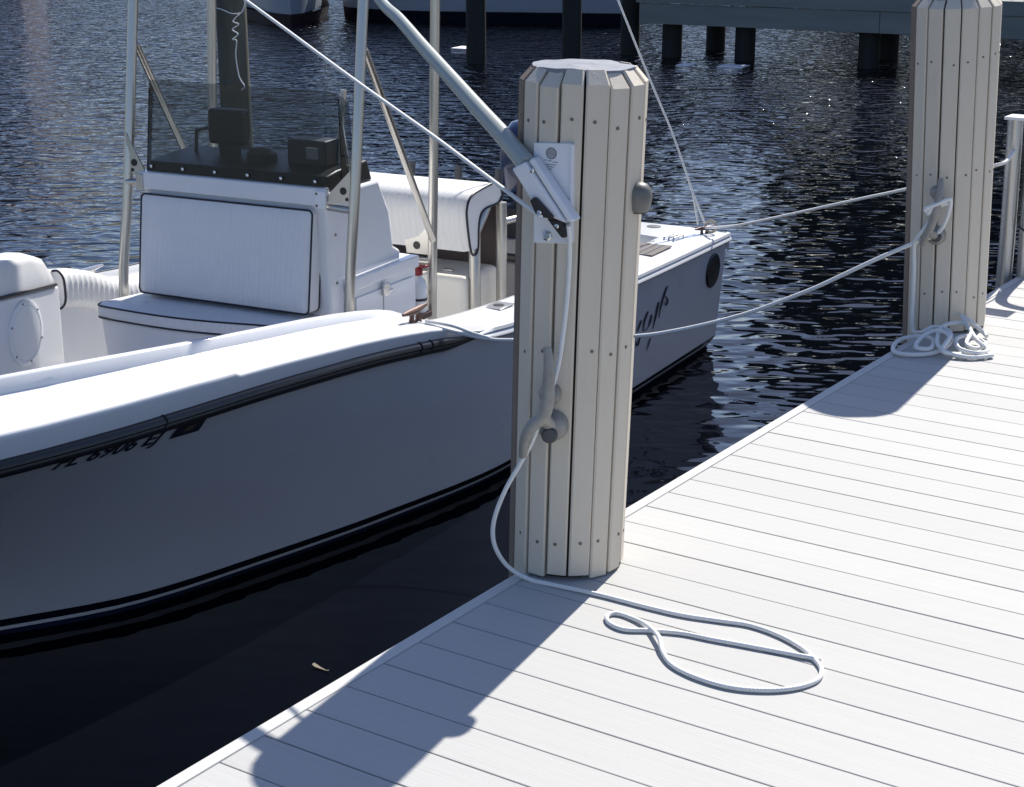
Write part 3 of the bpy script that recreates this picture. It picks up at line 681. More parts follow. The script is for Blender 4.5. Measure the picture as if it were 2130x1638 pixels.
# ================================================================== far dock, boats and piles
fd = empty('far_dock', (-3, 25.2, 0)); tag(fd, 'weathered grey dock crossing the water behind the second piling', 'dock')
rr_ = Matrix.Rotation(R(4), 3, 'Z')
def fdb(a, b, name, m_): return link(name, MB().box(a, b).mesh(name, m_, 0), fd)
fd.rotation_euler = (0, 0, R(4))
for k, (xa, xb) in enumerate(((-8.7, -4.6), (-4.59, -0.3), (-0.29, 4.0), (4.01, 8.5))):
    bevel(fdb((xa, -0.06, -0.42), (xb, -0.008, -0.09 + 0.004 * (k % 2)), 'fascia_board', FASCIA), 0.006)
fdb((-8.75, -0.085, -0.08), (8.5, 0.10, 0.13), 'edge_board', FASCIA)
tk_ = MB()
for i in range(60): tk_.box((-8.7 + i * 0.286, 0.105, 0.08), (-8.7 + i * 0.286 + 0.27, 2.2, 0.12))
link('decking', tk_.mesh('decking', FASCIA, 0), fd)['kind'] = 'stuff'
for i, x in enumerate((-7.0, -3.5, 0, 3.5, 7)): fdb((x - 0.08, 0.0, -0.40), (x + 0.08, 2.1, -0.13), 'crossbeam', DTIMBER)
def pile_mesh(r, h): 
    return MB().lathe([(r * 1.05, -1.2), (r * 1.02, 0), (r, h)], (0, 0, 0), 16).mesh('pile', DTIMBER)
pm1 = pile_mesh(0.165, 0.55)
for x, y in ((-8.25, 0.3), (-6.95, 0.32), (-4.85, 0.30), (-2.2, 0.28), (0.6, 0.3), (3.4, 0.3), (-8.1, 1.8), (-5.0, 1.8), (-2.1, 1.8), (0.7, 1.8)):
    link('pile', pm1, fd, (x, y, WZ + 0.02))
pm2 = pile_mesh(0.16, 3.4)
tall = [(-12.42, 23.62, 'tall dark mooring pile with a thick collar beside the far boat'), (-12.05, 24.9, 'tall dark mooring pile just right of the collared one'), (-13.35, 22.2, 'tall dark mooring pile standing alone behind the boat poles')]
for i, (x, y, lb) in enumerate(tall):
    o = link('mooring_pile', pm2, None, (x, y, WZ)); tag(o, lb, 'piling', 'tall mooring piles by the far dock')
    if i == 0: link('collar', MB().lathe([(0.19, 1.16), (0.24, 1.19), (0.24, 1.8), (0.19, 1.84)], (0, 0, 0), 18).mesh('collar', BLACK), o)

def yacht(name, p0, p1, beam, label, hullm, botm, h0, h1):
    p0 = Vector(p0); p1 = Vector(p1); d = (p1 - p0); L_ = d.length; d.normalize(); nrm = Vector((-d.y, d.x, 0))
    rt = empty(name, (p0.x, p0.y, WZ)); tag(rt, label, 'boat', 'boats moored beyond the far dock')
    def pt(t, s_, z): return tuple(d * (t * L_) + nrm * s_ + Vector((0, 0, z)))
    ts = [0, 0.03, 0.08, 0.15, 0.25, 0.4, 0.6, 0.8, 1.0]
    def hw(t): return beam / 2 * min(1, (t / 0.3) ** 0.55 if t > 0 else 0)
    def hz(t): return h0 + (h1 - h0) * t
    for nm, za, zb, mm in (('bottom', -0.4, 0.24, botm), ('hull', 0.24, None, hullm)):
        mb = MB()
        for sg in (-1, 1):
            rows = []
            for t in ts:
                top = hz(t) if zb is None else zb
                rows.append([pt(t + (0.03 * (1 - z_ / 2) * (1 - t) if t < 0.2 else 0), sg * (beam / 2 + hw(t) - beam / 2) * (0.82 + 0.18 * u_), z_) for u_, z_ in ((0, za), (0.5, (za + top) / 2), (1, top))])
            mb.grid(rows)
        lo, hi_ = za, (hz(1.0) if zb is None else zb)
        mb.add([pt(1, -beam / 2 * 0.82, lo), pt(1, beam / 2 * 0.82, lo), pt(1, beam / 2, hi_), pt(1, -beam / 2, hi_)], [(0, 1, 2, 3)])
        link(nm, mb.mesh(nm, mm, 30), rt)
    dk = MB(); dk.grid([[pt(t, -hw(t), hz(t) - 0.01), pt(t, hw(t), hz(t) - 0.01)] for t in ts]); link('deck', dk.mesh('deck', GELNS, 0), rt)
    cb_ = MB(); prof = []
    rows = []
    for t, z in ((0.25, hz(0.25)), (0.33, hz(0.3) + 1.3), (0.8, hz(0.8) + 1.4), (0.82, hz(0.8))): rows.append([pt(t, -beam * 0.34, z), pt(t, beam * 0.34, z)])
    cb_.grid(rows)
    for s_ in (-1, 1): cb_.add([pt(t, s_ * beam * 0.34, z) for t, z in ((0.25, hz(0.25)), (0.33, hz(0.3) + 1.3), (0.8, hz(0.8) + 1.4), (0.82, hz(0.8)))], [(0, 1, 2, 3)])
    link('cabin', cb_.mesh('cabin', hullm, 0), rt)
    for s_ in (-1, 1):
        link('cabin_window', MB().add([pt(t, s_ * beam * 0.345, z) for t, z in ((0.34, hz(0.3) + 0.55), (0.37, hz(0.3) + 1.05), (0.77, hz(0.8) + 1.1), (0.78, hz(0.8) + 0.6))], [(0, 1, 2, 3)]).mesh('cabin_window', GLASSD, 0), rt)
    for t0 in (0.15, 0.55):
        link('side_stripe', MB().add([pt(t, -hw(t) * 1.004 - 0.02, z) for t, z in ((t0, hz(t0) * 0.72), (t0 + 0.25, hz(t0) * 0.72), (t0 + 0.25, hz(t0) * 0.72 + 0.08), (t0, hz(t0) * 0.72 + 0.08))], [(0, 1, 2, 3)]).mesh('side_stripe', NAVY, 0), rt)
    return rt
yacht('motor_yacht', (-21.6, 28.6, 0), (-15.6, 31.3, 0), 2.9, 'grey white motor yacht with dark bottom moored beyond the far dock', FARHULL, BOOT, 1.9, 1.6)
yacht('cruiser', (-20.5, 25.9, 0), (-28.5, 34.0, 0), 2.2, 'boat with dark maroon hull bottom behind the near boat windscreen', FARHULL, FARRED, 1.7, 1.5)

# bright floats at the waterline under the far dock
for (x, y, w, lb) in ((-15.1, 24.3, 0.16, 'white float drifting beside the lone mooring pile'), (-10.45, 23.9, 0.10, 'small white float left of the pile under the far dock'), (-9.72, 24.1, 0.20, 'long white float right of the pile under the far dock')):
    fl = MB().prism([(-w, -0.03), (w, -0.03), (w + 0.05, 0.008), (-w * 0.9, 0.010)], 1, -0.22, 0.22)
    o = link('float', fl.mesh('float', FOAM, 0), None, (x, y, WZ)); o.rotation_euler = (0, 0, R(10)); bevel(o, 0.004); tag(o, lb, 'float', 'white floats by the far dock')

lf = MB().grid([[(-0.035, -0.006, 0.012), (-0.035, 0.006, 0.014)], [(-0.02, -0.008, 0.008), (-0.02, 0.007, 0.010)], [(0.0, -0.004, 0.006), (0.0, 0.005, 0.007)], [(0.03, -0.001, 0.006), (0.03, 0.002, 0.006)], [(0.045, -0.003, 0.010), (0.045, 0.004, 0.010)]])
o = link('leaf', lf.mesh('leaf', LEAFY, 0), None, (-1.371, 4.155, WZ)); o.rotation_euler = (0, 0, R(-5)); tag(o, 'curled dead leaf floating on the dark water by the dock', 'leaf')

# dark wood mooring pile on the boat's far side, with a line wound on it
q = Vector((-6.55, 9.35, WZ))
mp_ = link('mooring_pile', MB().lathe([(0.125, -1), (0.12, 0), (0.113, 2.0), (0.11, 3.6)], (0, 0, 0), 20).mesh('mooring_pile', mat('green_timber', (0.095, 0.095, 0.072), 0.8, var=0.5, vscale=6, stretch=(1, 1, 0.12), bump=0.006, bscale=30, bstretch=(1, 1, 0.08))), None, q)
tag(mp_, 'dark green mooring pile with a knotted line behind the boat windscreen', 'piling')
# ================================================================== the centre console boat
BO = Vector((-2.4, 6.2, WZ))                 # boat frame: +y towards the stern, +x towards our dock
BR = R(6.4)
def b2w(p):
    p = Vector(p); return Vector((p.x * math.cos(BR) - p.y * math.sin(BR), p.x * math.sin(BR) + p.y * math.cos(BR), p.z))
boat = empty('motorboat', b2w(BO), (0, 0, BR))
tag(boat, 'white centre console motorboat moored alongside the near dock', 'boat')
def bp(name, mb, m_, parent=None, smooth=35, bev=0, seg=2, recalc=True):
    o = link(name, mb.shift(BO).mesh(name, m_, smooth, recalc), parent or boat)
    if bev: bevel(o, bev, seg)
    return o
XC = -2.4
def ip(xs, ys):
    xs = np.array(xs, float); ys = np.array(ys, float)
    # monotone cubic (pchip)
    h = np.diff(xs); d = np.diff(ys) / h; m = np.zeros_like(ys); m[0] = d[0]; m[-1] = d[-1]
    for i in range(1, len(xs) - 1):
        if d[i - 1] * d[i] > 0:
            w1 = 2 * h[i] + h[i - 1]; w2 = h[i] + 2 * h[i - 1]; m[i] = (w1 + w2) / (w1 / d[i - 1] + w2 / d[i])
    def f(x):
        x = min(max(x, xs[0]), xs[-1]); i = min(max(int(np.searchsorted(xs, x) - 1), 0), len(h) - 1)
        t = (x - xs[i]) / h[i]
        return float((2 * t ** 3 - 3 * t * t + 1) * ys[i] + (t ** 3 - 2 * t * t + t) * h[i] * m[i] + (-2 * t ** 3 + 3 * t * t) * ys[i + 1] + (t ** 3 - t * t) * h[i] * m[i + 1])
    return f
sheer_h = ip([2.25, 2.4, 2.8, 3.4, 4.1, 4.7, 5.3, 5.9, 6.4, 7.7, 9.3], [0.0, .14, .44, .72, .93, 1.04, 1.11, 1.16, 1.19, 1.23, 1.24])
sheer_z = ip([2.2, 3.5, 4.5, 5.1, 5.75, 6.1, 6.4, 7.75, 9.3], [-.045, -.069, -.064, -.083, -.139, -.19, -.218, -.268, -.288])
boot_h = ip([3.55, 3.72, 3.95, 4.38, 4.95, 5.57, 6.42, 7.85, 9.02, 9.3], [0.0, .12, .30, .60, .80, .98, 1.15, 1.20, 1.20, 1.20])
ZB = -0.90
def stem_z(y):      # lowest point of the hull's centreline profile
    return float(np.interp(y, [2.25, 2.5, 3.0, 3.55, 4.2, 5.5, 9.3], [-.045, -.30, -.66, -.90, -1.15, -1.32, -1.38]))
def hull_x(y, z):   # half breadth at height z
    zs, hs = sheer_z(y), sheer_h(y)
    if y <= 3.55:
        zl = stem_z(y); t = max(0.0, min(1.0, (z - zl) / max(1e-4, zs - zl)))
        return hs * t ** 1.25
    hb = boot_h(y)
    if z >= ZB:
        t = (z - ZB) / (zs - ZB)
        e = float(np.interp(y, [3.5, 5, 6.5, 9], [1.25, 1.3, 1.1, 1.0]))
        return hb + (hs - hb) * t ** e
    zk = stem_z(y); t = max(0.0, min(1.0, (z - zk) / (ZB - zk)))
    return hb * t ** 0.25
YS = [2.25, 2.3, 2.38] + [2.5 + 0.1 * k for k in range(45)] + [7.2, 7.6, 8.0, 8.4, 8.8, 9.10]
TR = 9.10
def hull_strip(zlo, zhi, n, off=0.0, y0=2.25):
    mb = MB()
    for sg in (1, -1):
        rows = []
        for y in YS:
            if y < y0: continue
            a = zlo(y); b_ = zhi(y)
            if a >= b_: a = b_ - 1e-4
            rows.append([(XC + sg * (hull_x(y, a + (b_ - a) * k / n) + off), y + (0.06 * (a + (b_ - a) * k / n - ZB) if y == TR else 0), a + (b_ - a) * k / n) for k in range(n + 1)])
        mb.grid(rows)
    return mb
def low(z): return lambda y: max(z, stem_z(y))
hs_ = hull_strip(low(ZB), lambda y: sheer_z(y), 9)
# transom with the well for the motor
def tx(z): return hull_x(TR, z)
ty = lambda z: TR + 0.06 * (z - ZB)
zz = [ZB + (sheer_z(TR) - ZB) * k / 4 for k in range(5)]
hs_.grid([[(XC - tx(z), ty(z), z), (XC + tx(z), ty(z), z)] for z in zz])
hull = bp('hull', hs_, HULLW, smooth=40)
bp('boot_band', hull_strip(low(-0.934), low(ZB), 2, 0.002, 3.5).add([], []), BOOT, hull)
bp('boot_stripe', hull_strip(low(-0.951), low(-0.934), 1, 0.004, 3.5), STRIPE, hull)
bt = hull_strip(lambda y: stem_z(y), low(-0.951), 7, 0.0, 3.0)
bt.grid([[(XC - tx(z), ty(z), z), (XC + tx(z), ty(z), z)] for z in (-1.3, -1.1, -0.951, ZB)])
bp('bottom', bt, BOTTOM, hull)

# ---- rub rails
def edge_path(y0, y1, n, out, dz, sg=1):
    ys = np.linspace(y0, y1, n)
    return [(XC + sg * (sheer_h(y) + out), y, sheer_z(y) + dz) for y in ys]
for sg in (1, -1):
    rows = []
    prof = [(0.0, 0.010), (0.014, 0.008), (0.024, -0.004), (0.026, -0.016), (0.016, -0.024), (0.020, -0.036), (0.012, -0.050), (0.0, -0.054)]
    for y in np.linspace(2.26, 6.08, 44):
        f = min(1.0, max(0.05, (6.08 - y) / 0.25))
        rows.append([(XC + sg * (sheer_h(y) + a * (0.3 + 0.7 * f)), y, sheer_z(y) + b_ * (0.25 + 0.75 * f)) for a, b_ in prof])
    rr1 = bp('rub_rail', MB().grid(rows), RUBBER, smooth=50)
    rows = []
    prof2 = [(0.0, 0.030), (0.020, 0.026), (0.024, 0.012), (0.014, 0.006), (0.026, -0.002), (0.030, -0.016), (0.020, -0.028), (0.0, -0.032)]
    for y in np.linspace(6.02, 9.14, 34):
        f = min(1.0, max(0.1, (y - 6.0) / 0.2))
        rows.append([(XC + sg * (sheer_h(y) + a), y, sheer_z(y) + b_ * f) for a, b_ in prof2])
    bp('rub_rail', MB().grid(rows), GEL, smooth=50)
    if sg == 1:
        jm = MB()
        for y in (4.16, 5.62, 5.70):
            pp = [(XC + sheer_h(y) + a + 0.0015, y, sheer_z(y) + b_ + (0.0015 if i < 3 else 0)) for i, (a, b_) in enumerate(prof[:6])]
            jm.tube(pp, 0.0032, 6)
        bp('joint', jm, BLACK, rr1)

# ---- gunwale cap with a raised inner lip, high forward and low aft
cap_h = ip([2.2, 4.0, 5.0, 5.5, 5.75, 6.0, 6.15, 9.2], [.104, .102, .088, .078, .070, .035, .028, .028])
lip_h = ip([2.2, 3.9, 4.6, 5.3, 5.6, 5.9, 6.08, 6.2, 9.2], [.072, .070, .056, .050, .046, .026, .006, .003, .003])
cap_w = ip([2.2, 3.0, 3.5, 4.0, 4.6, 5.2, 6.0, 6.4, 9.2], [.44, .41, .37, .315, .265, .245, .25, .26, .27])
def cap_profile(y, sg):
    e = 1.0 if y < 4.51 else 0.86      # the moulded edge steps down a little here
    cr_ = float(np.interp(y, [3.6, 4.8], [0.026, 0.010]))
    hs, zs = sheer_h(y), sheer_z(y); c, l, w = cap_h(y), lip_h(y), cap_w(y)
    w = min(w, hs * 0.75)
    r_ = min(0.028, c * 0.5)
    q = [(hs, zs + 0.004), (hs + 0.014, zs + c * 0.74 * e), (hs + 0.013, zs + c * 0.87 * e), (hs + 0.008, zs + c * 0.95 * e), (hs - 0.002, zs + c * 0.99 * e), (hs - 0.018, zs + c * (0.3 + 0.7 * e)), (hs - w + 0.035, zs + c + cr_), (hs - w + 0.022, zs + c + cr_ + 0.004), (hs - w + 0.010, zs + c + l * 0.85 + cr_ - 0.006), (hs - w - 0.004, zs + c + l + cr_ - 0.006), (hs - w - 0.020, zs + c + l + cr_ - 0.008), (hs - w - 0.030, zs + c + l - 0.010), (hs - w - 0.034, zs + c - 0.06)]
    return [(XC + sg * max(a, 0.0), y, b_) for a, b_ in q]
CY = [2.30, 2.5, 2.8, 3.1, 3.4, 3.7, 4.0, 4.3, 4.50, 4.525, 4.7, 4.9, 5.2, 5.4, 5.55, 5.7, 5.8, 5.9, 6.0, 6.1, 6.2, 6.4, 6.8, 7.3, 7.8, 8.3, 8.62]
mb = MB()
for sg in (1, -1): mb.grid([cap_profile(y, sg) for y in CY])
# stern quarters, transom strip and the forward deck closing the bow
ZT = sheer_z(9.1) + 0.028
for sg in (1, -1):
    rows = []
    for y in (8.62, 8.75, 8.9, 9.05, 9.13):
        p_ = cap_profile(y, sg); w_in = p_[10][0]
        if y > 8.85: w_in = XC + sg * 0.30
        inner = (w_in, y, ZT + 0.012)
        rows.append(p_[:7] + [(p_[7][0] if y <= 8.85 else XC + sg * (sheer_h(y) * 0.6), y, p_[6][2] + 0.002), inner, (inner[0], inner[1], ZT - 0.10)])
    mb.grid(rows)
    e = rows[-1]; mb.add(e + [(p[0], p[1] + 0.012, p[2] - 0.10) for p in e], [(i, i + 1, i + 1 + len(e), i + len(e)) for i in range(len(e) - 1)])
    mb.add([(XC + sg * 0.30, 8.86, ZT + 0.012), (rows[1][8][0], 8.80, ZT + 0.012), (rows[1][8][0], 8.80, ZT - 0.4), (XC + sg * 0.30, 8.86, ZT - 0.4)], [(0, 1, 2, 3)])
mb.grid([[(XC - max(sheer_h(y) - 0.03, 0), y, sheer_z(y) + 0.076), (XC, y, sheer_z(y) + 0.10), (XC + max(sheer_h(y) - 0.03, 0), y, sheer_z(y) + 0.076)] for y in (2.3, 2.5, 2.8, 3.1, 3.3)])
cap = bp('gunwale', mb, GEL, smooth=45)

# ---- liner: inner sides, floor, front and aft walls
FZ = -0.74
def inz(y): return max(0.02, min(abs(cap_profile(y, 1)[12][0] - XC) - 0.05, hull_x(y, FZ) - 0.03))
mb = MB()
for sg in (1, -1):
    rows = []
    for y in CY[6:]:
        x = cap_profile(y, sg)[12]
        rows.append([x, (XC + sg * min(abs(x[0] - XC) - 0.02, hull_x(y, -0.4) - 0.02), y, -0.4), (XC + sg * inz(y), y, FZ)])
    mb.grid(rows)
y_a, y_f = 8.62, 4.0
def inx(y): return abs(cap_profile(y, 1)[12][0] - XC)
mb.grid([[(XC - w_, y_f, z), (XC + w_, y_f, z)] for w_, z in ((inz(y_f), FZ), (hull_x(y_f, -0.4) - 0.02, -0.4), (inx(y_f), sheer_z(y_f) + 0.08))])
mb.grid([[(XC - inx(y_a), y_a, z), (XC + inx(y_a), y_a, z)] for z in (FZ, ZT - 0.06)])
mb.grid([[(XC - 0.98, y, ZT - 0.42), (XC + 0.98, y, ZT - 0.42)] for y in (8.62, 9.1)])
bp('inner_liner', mb, GEL, smooth=40)
mb = MB(); mb.grid([[(XC - inz(y), y, FZ), (XC + inz(y), y, FZ)] for y in CY[6:]])
bp('cockpit_floor', mb, GELNS)

# ---- starboard bow seat with round access plate and padded backrest
mb = MB()
fx0, fy0, fx1, fy1 = -3.12, 5.47, -2.80, 4.25
mb.add([(fx0, fy0, FZ), (fx1, fy1, FZ), (fx1, fy1, 0.095), (fx0, fy0, -0.035), (-3.5, fy0, FZ), (-3.3, fy1, FZ), (-3.3, fy1, 0.095), (-3.5, fy0, -0.035)],
       [(0, 1, 2, 3), (3, 2, 6, 7), (0, 3, 7, 4), (1, 5, 6, 2)])
seat_b = bp('bow_seat', mb, GEL, bev=0.012)
fd_ = Vector((fx1 - fx0, fy1 - fy0, 0)).normalized(); fn = Vector((-fd_.y, fd_.x, 0))
if fn.x < 0: fn = -fn
RC = Vector((-3.02, 5.14, -0.175))
t_ = ((RC - Vector((fx0, fy0, 0))).dot(fd_)); RC = Vector((fx0, fy0, 0)) + fd_ * t_ + Vector((0, 0, -0.175))
bp('access_plate', MB().lathe([(0.150, 0), (0.150, 0.008), (0.144, 0.011), (0.130, 0.011), (0.128, 0.008), (0.124, 0.008), (0.122, 0.011), (0.04, 0.012)], RC, 40, fn), mat('plate_white', (0.76, 0.77, 0.78), 0.3), seat_b)
for k in range(6):
    a = k * math.pi / 3 + 0.4
    bp('screw', MB().lathe([(0.006, 0), (0.004, 0.003)], RC + fn * 0.011 + (fd_ * math.cos(a) + Vector((0, 0, 1)) * math.sin(a)) * 0.138, 8, fn), SCREW, seat_b)
# padded backrest on top: rounded slab leaning on the coaming
prof = [(0.0, -0.02), (0.0, 0.105), (-0.012, 0.138), (-0.05, 0.152), (-0.12, 0.150), (-0.16, 0.12), (-0.17, -0.02)]
bb = MB()
ss = [0.0, 0.03, 0.08, 0.2, 0.6, 1.2]
rows = []
for s_ in ss:
    e = 1 - max(0, (0.16 - s_) / 0.16) ** 2.2 * 0.8
    c = Vector((fx0 + 0.0, fy0 - 0.03, -0.006 + 0.103 * s_)) + fd_ * s_
    rows.append([tuple(c + fn * a + Vector((0, 0, (-0.02 + (b_ + 0.02) * e)))) for a, b_ in prof])
bb.grid(rows); bb.f.append(tuple(range(len(prof))))
bs = bp('seat_backrest', bb, VINYL, smooth=50)
bp('piping', MB().tube([tuple(Vector((fx0, fy0 - 0.03, -0.024 + 0.103 * s_)) + fd_ * s_ + fn * 0.006) for s_ in (0, 0.4, 0.8, 1.2)], 0.010, 8), NAVY, bs)
mb = MB().add([(fx0 - 0.0, fy0 - 1.2, -0.45), (-1.75, 4.35, -0.45), (-1.55, 5.05, -0.45), (fx0 + 0.02, 5.05, -0.45)], [(0, 1, 2, 3)])

# ---- coaming bolster down the starboard side
bl = MB(); rows = []
y_b0, y_b1 = 5.58, 7.6
nb_ = 52
prof = [(0.0, 0.0), (0.035, 0.005), (0.062, -0.018), (0.072, -0.055), (0.070, -0.14), (0.040, -0.178), (0.0, -0.185)]
for k in range(nb_ * 3 + 1):
    y = y_b0 + (y_b1 - y_b0) * k / (nb_ * 3)
    p_ = cap_profile(y, -1)[11]
    d = 0.90 if k % 3 == 0 and 0 < k < nb_ * 3 else 1.0
    rows.append([(p_[0] + a * d, y, p_[2] + 0.006 + b_) for a, b_ in prof])
bl.grid(rows); bl.f.append(tuple(range(7)))
bo_ = bp('side_bolster', bl, VINYL, smooth=60)
p_ = cap_profile(y_b0, -1)[11]
bp('piping', MB().tube(spline([(p_[0] + a * 1.0 + 0.002, y_b0 - 0.003, p_[2] + 0.006 + b_) for a, b_ in prof], 4), 0.006, 8), NAVY, bo_)

# ---- console
CX0, CX1, CYF = -2.82, -1.79, 5.755
cs = MB().prism([(CYF, FZ), (6.36, FZ), (6.36, 0.10), (6.30, 0.13), (6.27, 0.30), (6.18, 0.46), (CYF + 0.03, 0.46), (CYF, 0.43)], 0, CX0, CX1)
console = bp('console', cs, GEL, bev=0.014, seg=3)
lb = MB().prism([(5.86, FZ), (6.44, FZ), (6.44, 0.045), (5.86, 0.045)], 0, CX1 - 0.3, CX1 + 0.035)
bp('console_box', lb, GEL, console, bev=0.008)
lb2 = MB().prism([(5.86, 0.0), (6.46, 0.0), (6.46, 0.058), (5.86, 0.058)], 0, CX1 - 0.3, CX1 + 0.045)
bp('box_lid', lb2, GEL, console, bev=0.006)
for (ya_, yb_) in ((5.90, 6.125), (6.135, 6.40)):
    dr = bp('door', MB().box((CX1 + 0.036, ya_, FZ + 0.08), (CX1 + 0.043, yb_, -0.035)), GEL, console, bev=0.003)
bp('latch', MB().box((CX1 + 0.043, 6.11, -0.07), (CX1 + 0.062, 6.16, -0.012)).box((CX1 + 0.050, 6.147, -0.06), (CX1 + 0.064, 6.185, -0.045)), STEEL, console, bev=0.004)
# rail trim at the console's front edge and mounting plates
bp('dash_trim', MB().box((CX0 - 0.0, CYF - 0.028, 0.405), (CX1 + 0.0, CYF + 0.02, 0.488)), GEL, console, bev=0.008)
pl_ = MB().box((CX1 - 0.045, CYF - 0.036, 0.40), (CX1 + 0.012, CYF - 0.0285, 0.478))
po = bp('corner_plate', pl_, mat('plate_white', (0.76, 0.77, 0.78), 0.3), console, bev=0.003)
bp('screws', MB().lathe([(0.007, 0), (0.004, 0.003)], (CX1 - 0.034, CYF - 0.036, 0.465), 8, (0, -1, 0)).lathe([(0.007, 0), (0.004, 0.003)], (CX1 - 0.034, CYF - 0.036, 0.412), 8, (0, -1, 0)), SCREW, console)
bp('corner_plate', MB().box((CX0 - 0.012, CYF - 0.034, 0.40), (CX0 + 0.028, CYF - 0.0285, 0.478)), ALU, console, bev=0.003)
for z in (0.27, 0.05, -0.17): bp('screw', MB().lathe([(0.008, 0), (0.005, 0.004)], (CX1 + 0.0, CYF + 0.055, z), 8, (1, 0, 0)), SCREW, console)

# ---- front seat: backrest and cushion with navy piping
def rrect(x0, x1, z0, z1, r_, n=5):
    o = []
    for cx_, cz_, a0_ in ((x1 - r_, z1 - r_, 0), (x0 + r_, z1 - r_, 90), (x0 + r_, z0 + r_, 180), (x1 - r_, z0 + r_, 270)):
        for k in range(n + 1):
            a = R(a0_ + 90 * k / n); o.append((cx_ + r_ * math.cos(a), cz_ + r_ * math.sin(a)))
    return o
bx0, bx1 = CX0 + 0.022, CX1 - 0.055
rb = rrect(bx0, bx1, -0.07, 0.388, 0.022)
lean = lambda z: (z + 0.07) * 0.13
mb = MB(); n = len(rb)
layers = []
for ins, y in ((0.0, 5.735), (0.0, 5.660), (0.010, 5.652), (0.05, 5.647)):
    cxm, czm = (bx0 + bx1) / 2, 0.159
    layers.append([(cxm + (x - cxm) * (1 - ins / 0.5), y + lean(z), czm + (z - czm) * (1 - ins / 0.23)) for x, z in rb])
for L_ in layers: mb.v += L_
for i in range(3):
    for j in range(n): mb.f.append((i * n + j, i * n + (j + 1) % n, (i + 1) * n + (j + 1) % n, (i + 1) * n + j))
mb.f.append(tuple(3 * n + j for j in range(n)))
brs = bp('seat_backrest', mb, pleat_mat('seat_vinyl', (0.70, 0.70, 0.71), 11, 0.0016), smooth=40)
for y in (5.657, 5.737):
    bp('piping', MB().tube([(x, y + lean(z), z) for x, z in rb], 0.0046, 8, closed=True), NAVY, brs)
# cushion: bowed front edge
def cpts(z, g=0.0):
    o = [(CX0 - 0.02 - g, 5.80), (CX0 - 0.085 - g, 5.52), (CX0 - 0.06 - g, 5.47 - g)]
    for k in range(9):
        t = k / 8; o.append((CX0 + 0.02 + (0.86) * t, 5.455 - g - 0.045 * math.sin(math.pi * t) + 0.075 * t))
    o += [(CX1 - 0.075 + g, 5.60), (CX1 - 0.055 + g, 5.66), (CX1 - 0.06 + g, 5.80)]
    return [(x, y, z) for x, y in o]
mb = MB(); lay = [cpts(-0.162), cpts(-0.150, 0.006), cpts(-0.108, 0.006), cpts(-0.098, 0.0), cpts(-0.090, -0.05)]
n = len(lay[0])
for L_ in lay: mb.v += L_
for i in range(4):
    for j in range(n): mb.f.append((i * n + j, i * n + (j + 1) % n, (i + 1) * n + (j + 1) % n, (i + 1) * n + j))
mb.f.append(tuple(4 * n + j for j in range(n))); mb.f.append(tuple(range(n))[::-1])
cus = bp('seat_cushion', mb, MATS['seat_vinyl'], smooth=40)
for z in (-0.102, -0.158): bp('piping', MB().tube(spline(cpts(z, 0.004)[1:-1], 5), 0.0046, 8), NAVY, cus)
sbx = [(x, y) for x, y, z in cpts(0, -0.012)]
mb = MB(); n = len(sbx); mb.v += [(x + (0.03 if x < -2.4 else 0), y + 0.02, FZ) for x, y in sbx] + [(x - 0.02 * (x < -2.4), y, -0.166) for x, y in sbx]
for j in range(n): mb.f.append((j, (j + 1) % n, n + (j + 1) % n, n + j))
mb.f.append(tuple(n + j for j in range(n)))
bp('seat_box', mb, GEL, bev=0.01)

# ---- smoked windscreen wrapping back on both sides, screws and things behind it
wz0, wz1 = 0.478, 0.905
yb, yt = CYF + 0.0, CYF + 0.03
ws = MB()
path_b = [(CX1 + 0.045, yb + 0.16), (CX1 + 0.035, yb + 0.07), (CX1 + 0.0, yb), (CX0 + 0.03, yb), (CX0 + 0.012, yb + 0.02), (CX0 + 0.008, yb + 0.05)]
path_t = [(CX1 + 0.040, yt + 0.10), (CX1 + 0.02, yt + 0.05), (CX1 - 0.03, yt), (CX0 + 0.05, yt), (CX0 + 0.032, yt + 0.02), (CX0 + 0.028, yt + 0.05)]
zt = [wz1 - 0.06, wz1 - 0.012, wz1, wz1, wz1 - 0.012, wz1 - 0.06]
ws.grid([[(x, y, wz0) for x, y in path_b], [(x, y, z) for (x, y), z in zip(path_t, zt)]])
wso = bp('windscreen', ws, ACRYL, smooth=0)
sdm = wso.modifiers.new('solid', 'SOLIDIFY'); sdm.thickness = 0.006
for k in range(6):
    x = CX0 + 0.06 + (CX1 - CX0 - 0.12) * k / 5
    bp('screw', MB().lathe([(0.008, 0), (0.008, 0.003), (0.004, 0.005)], (x, CYF - 0.003, wz0 + 0.034), 10, (0, -1, 0)), STEEL, wso)
bp('dash', MB().prism([(CYF + 0.03, 0.46), (6.16, 0.46), (6.12, 0.56), (CYF + 0.12, 0.545), (CYF + 0.03, 0.53)], 0, CX0 + 0.02, CX1 - 0.02), BLACK, console, bev=0.01)
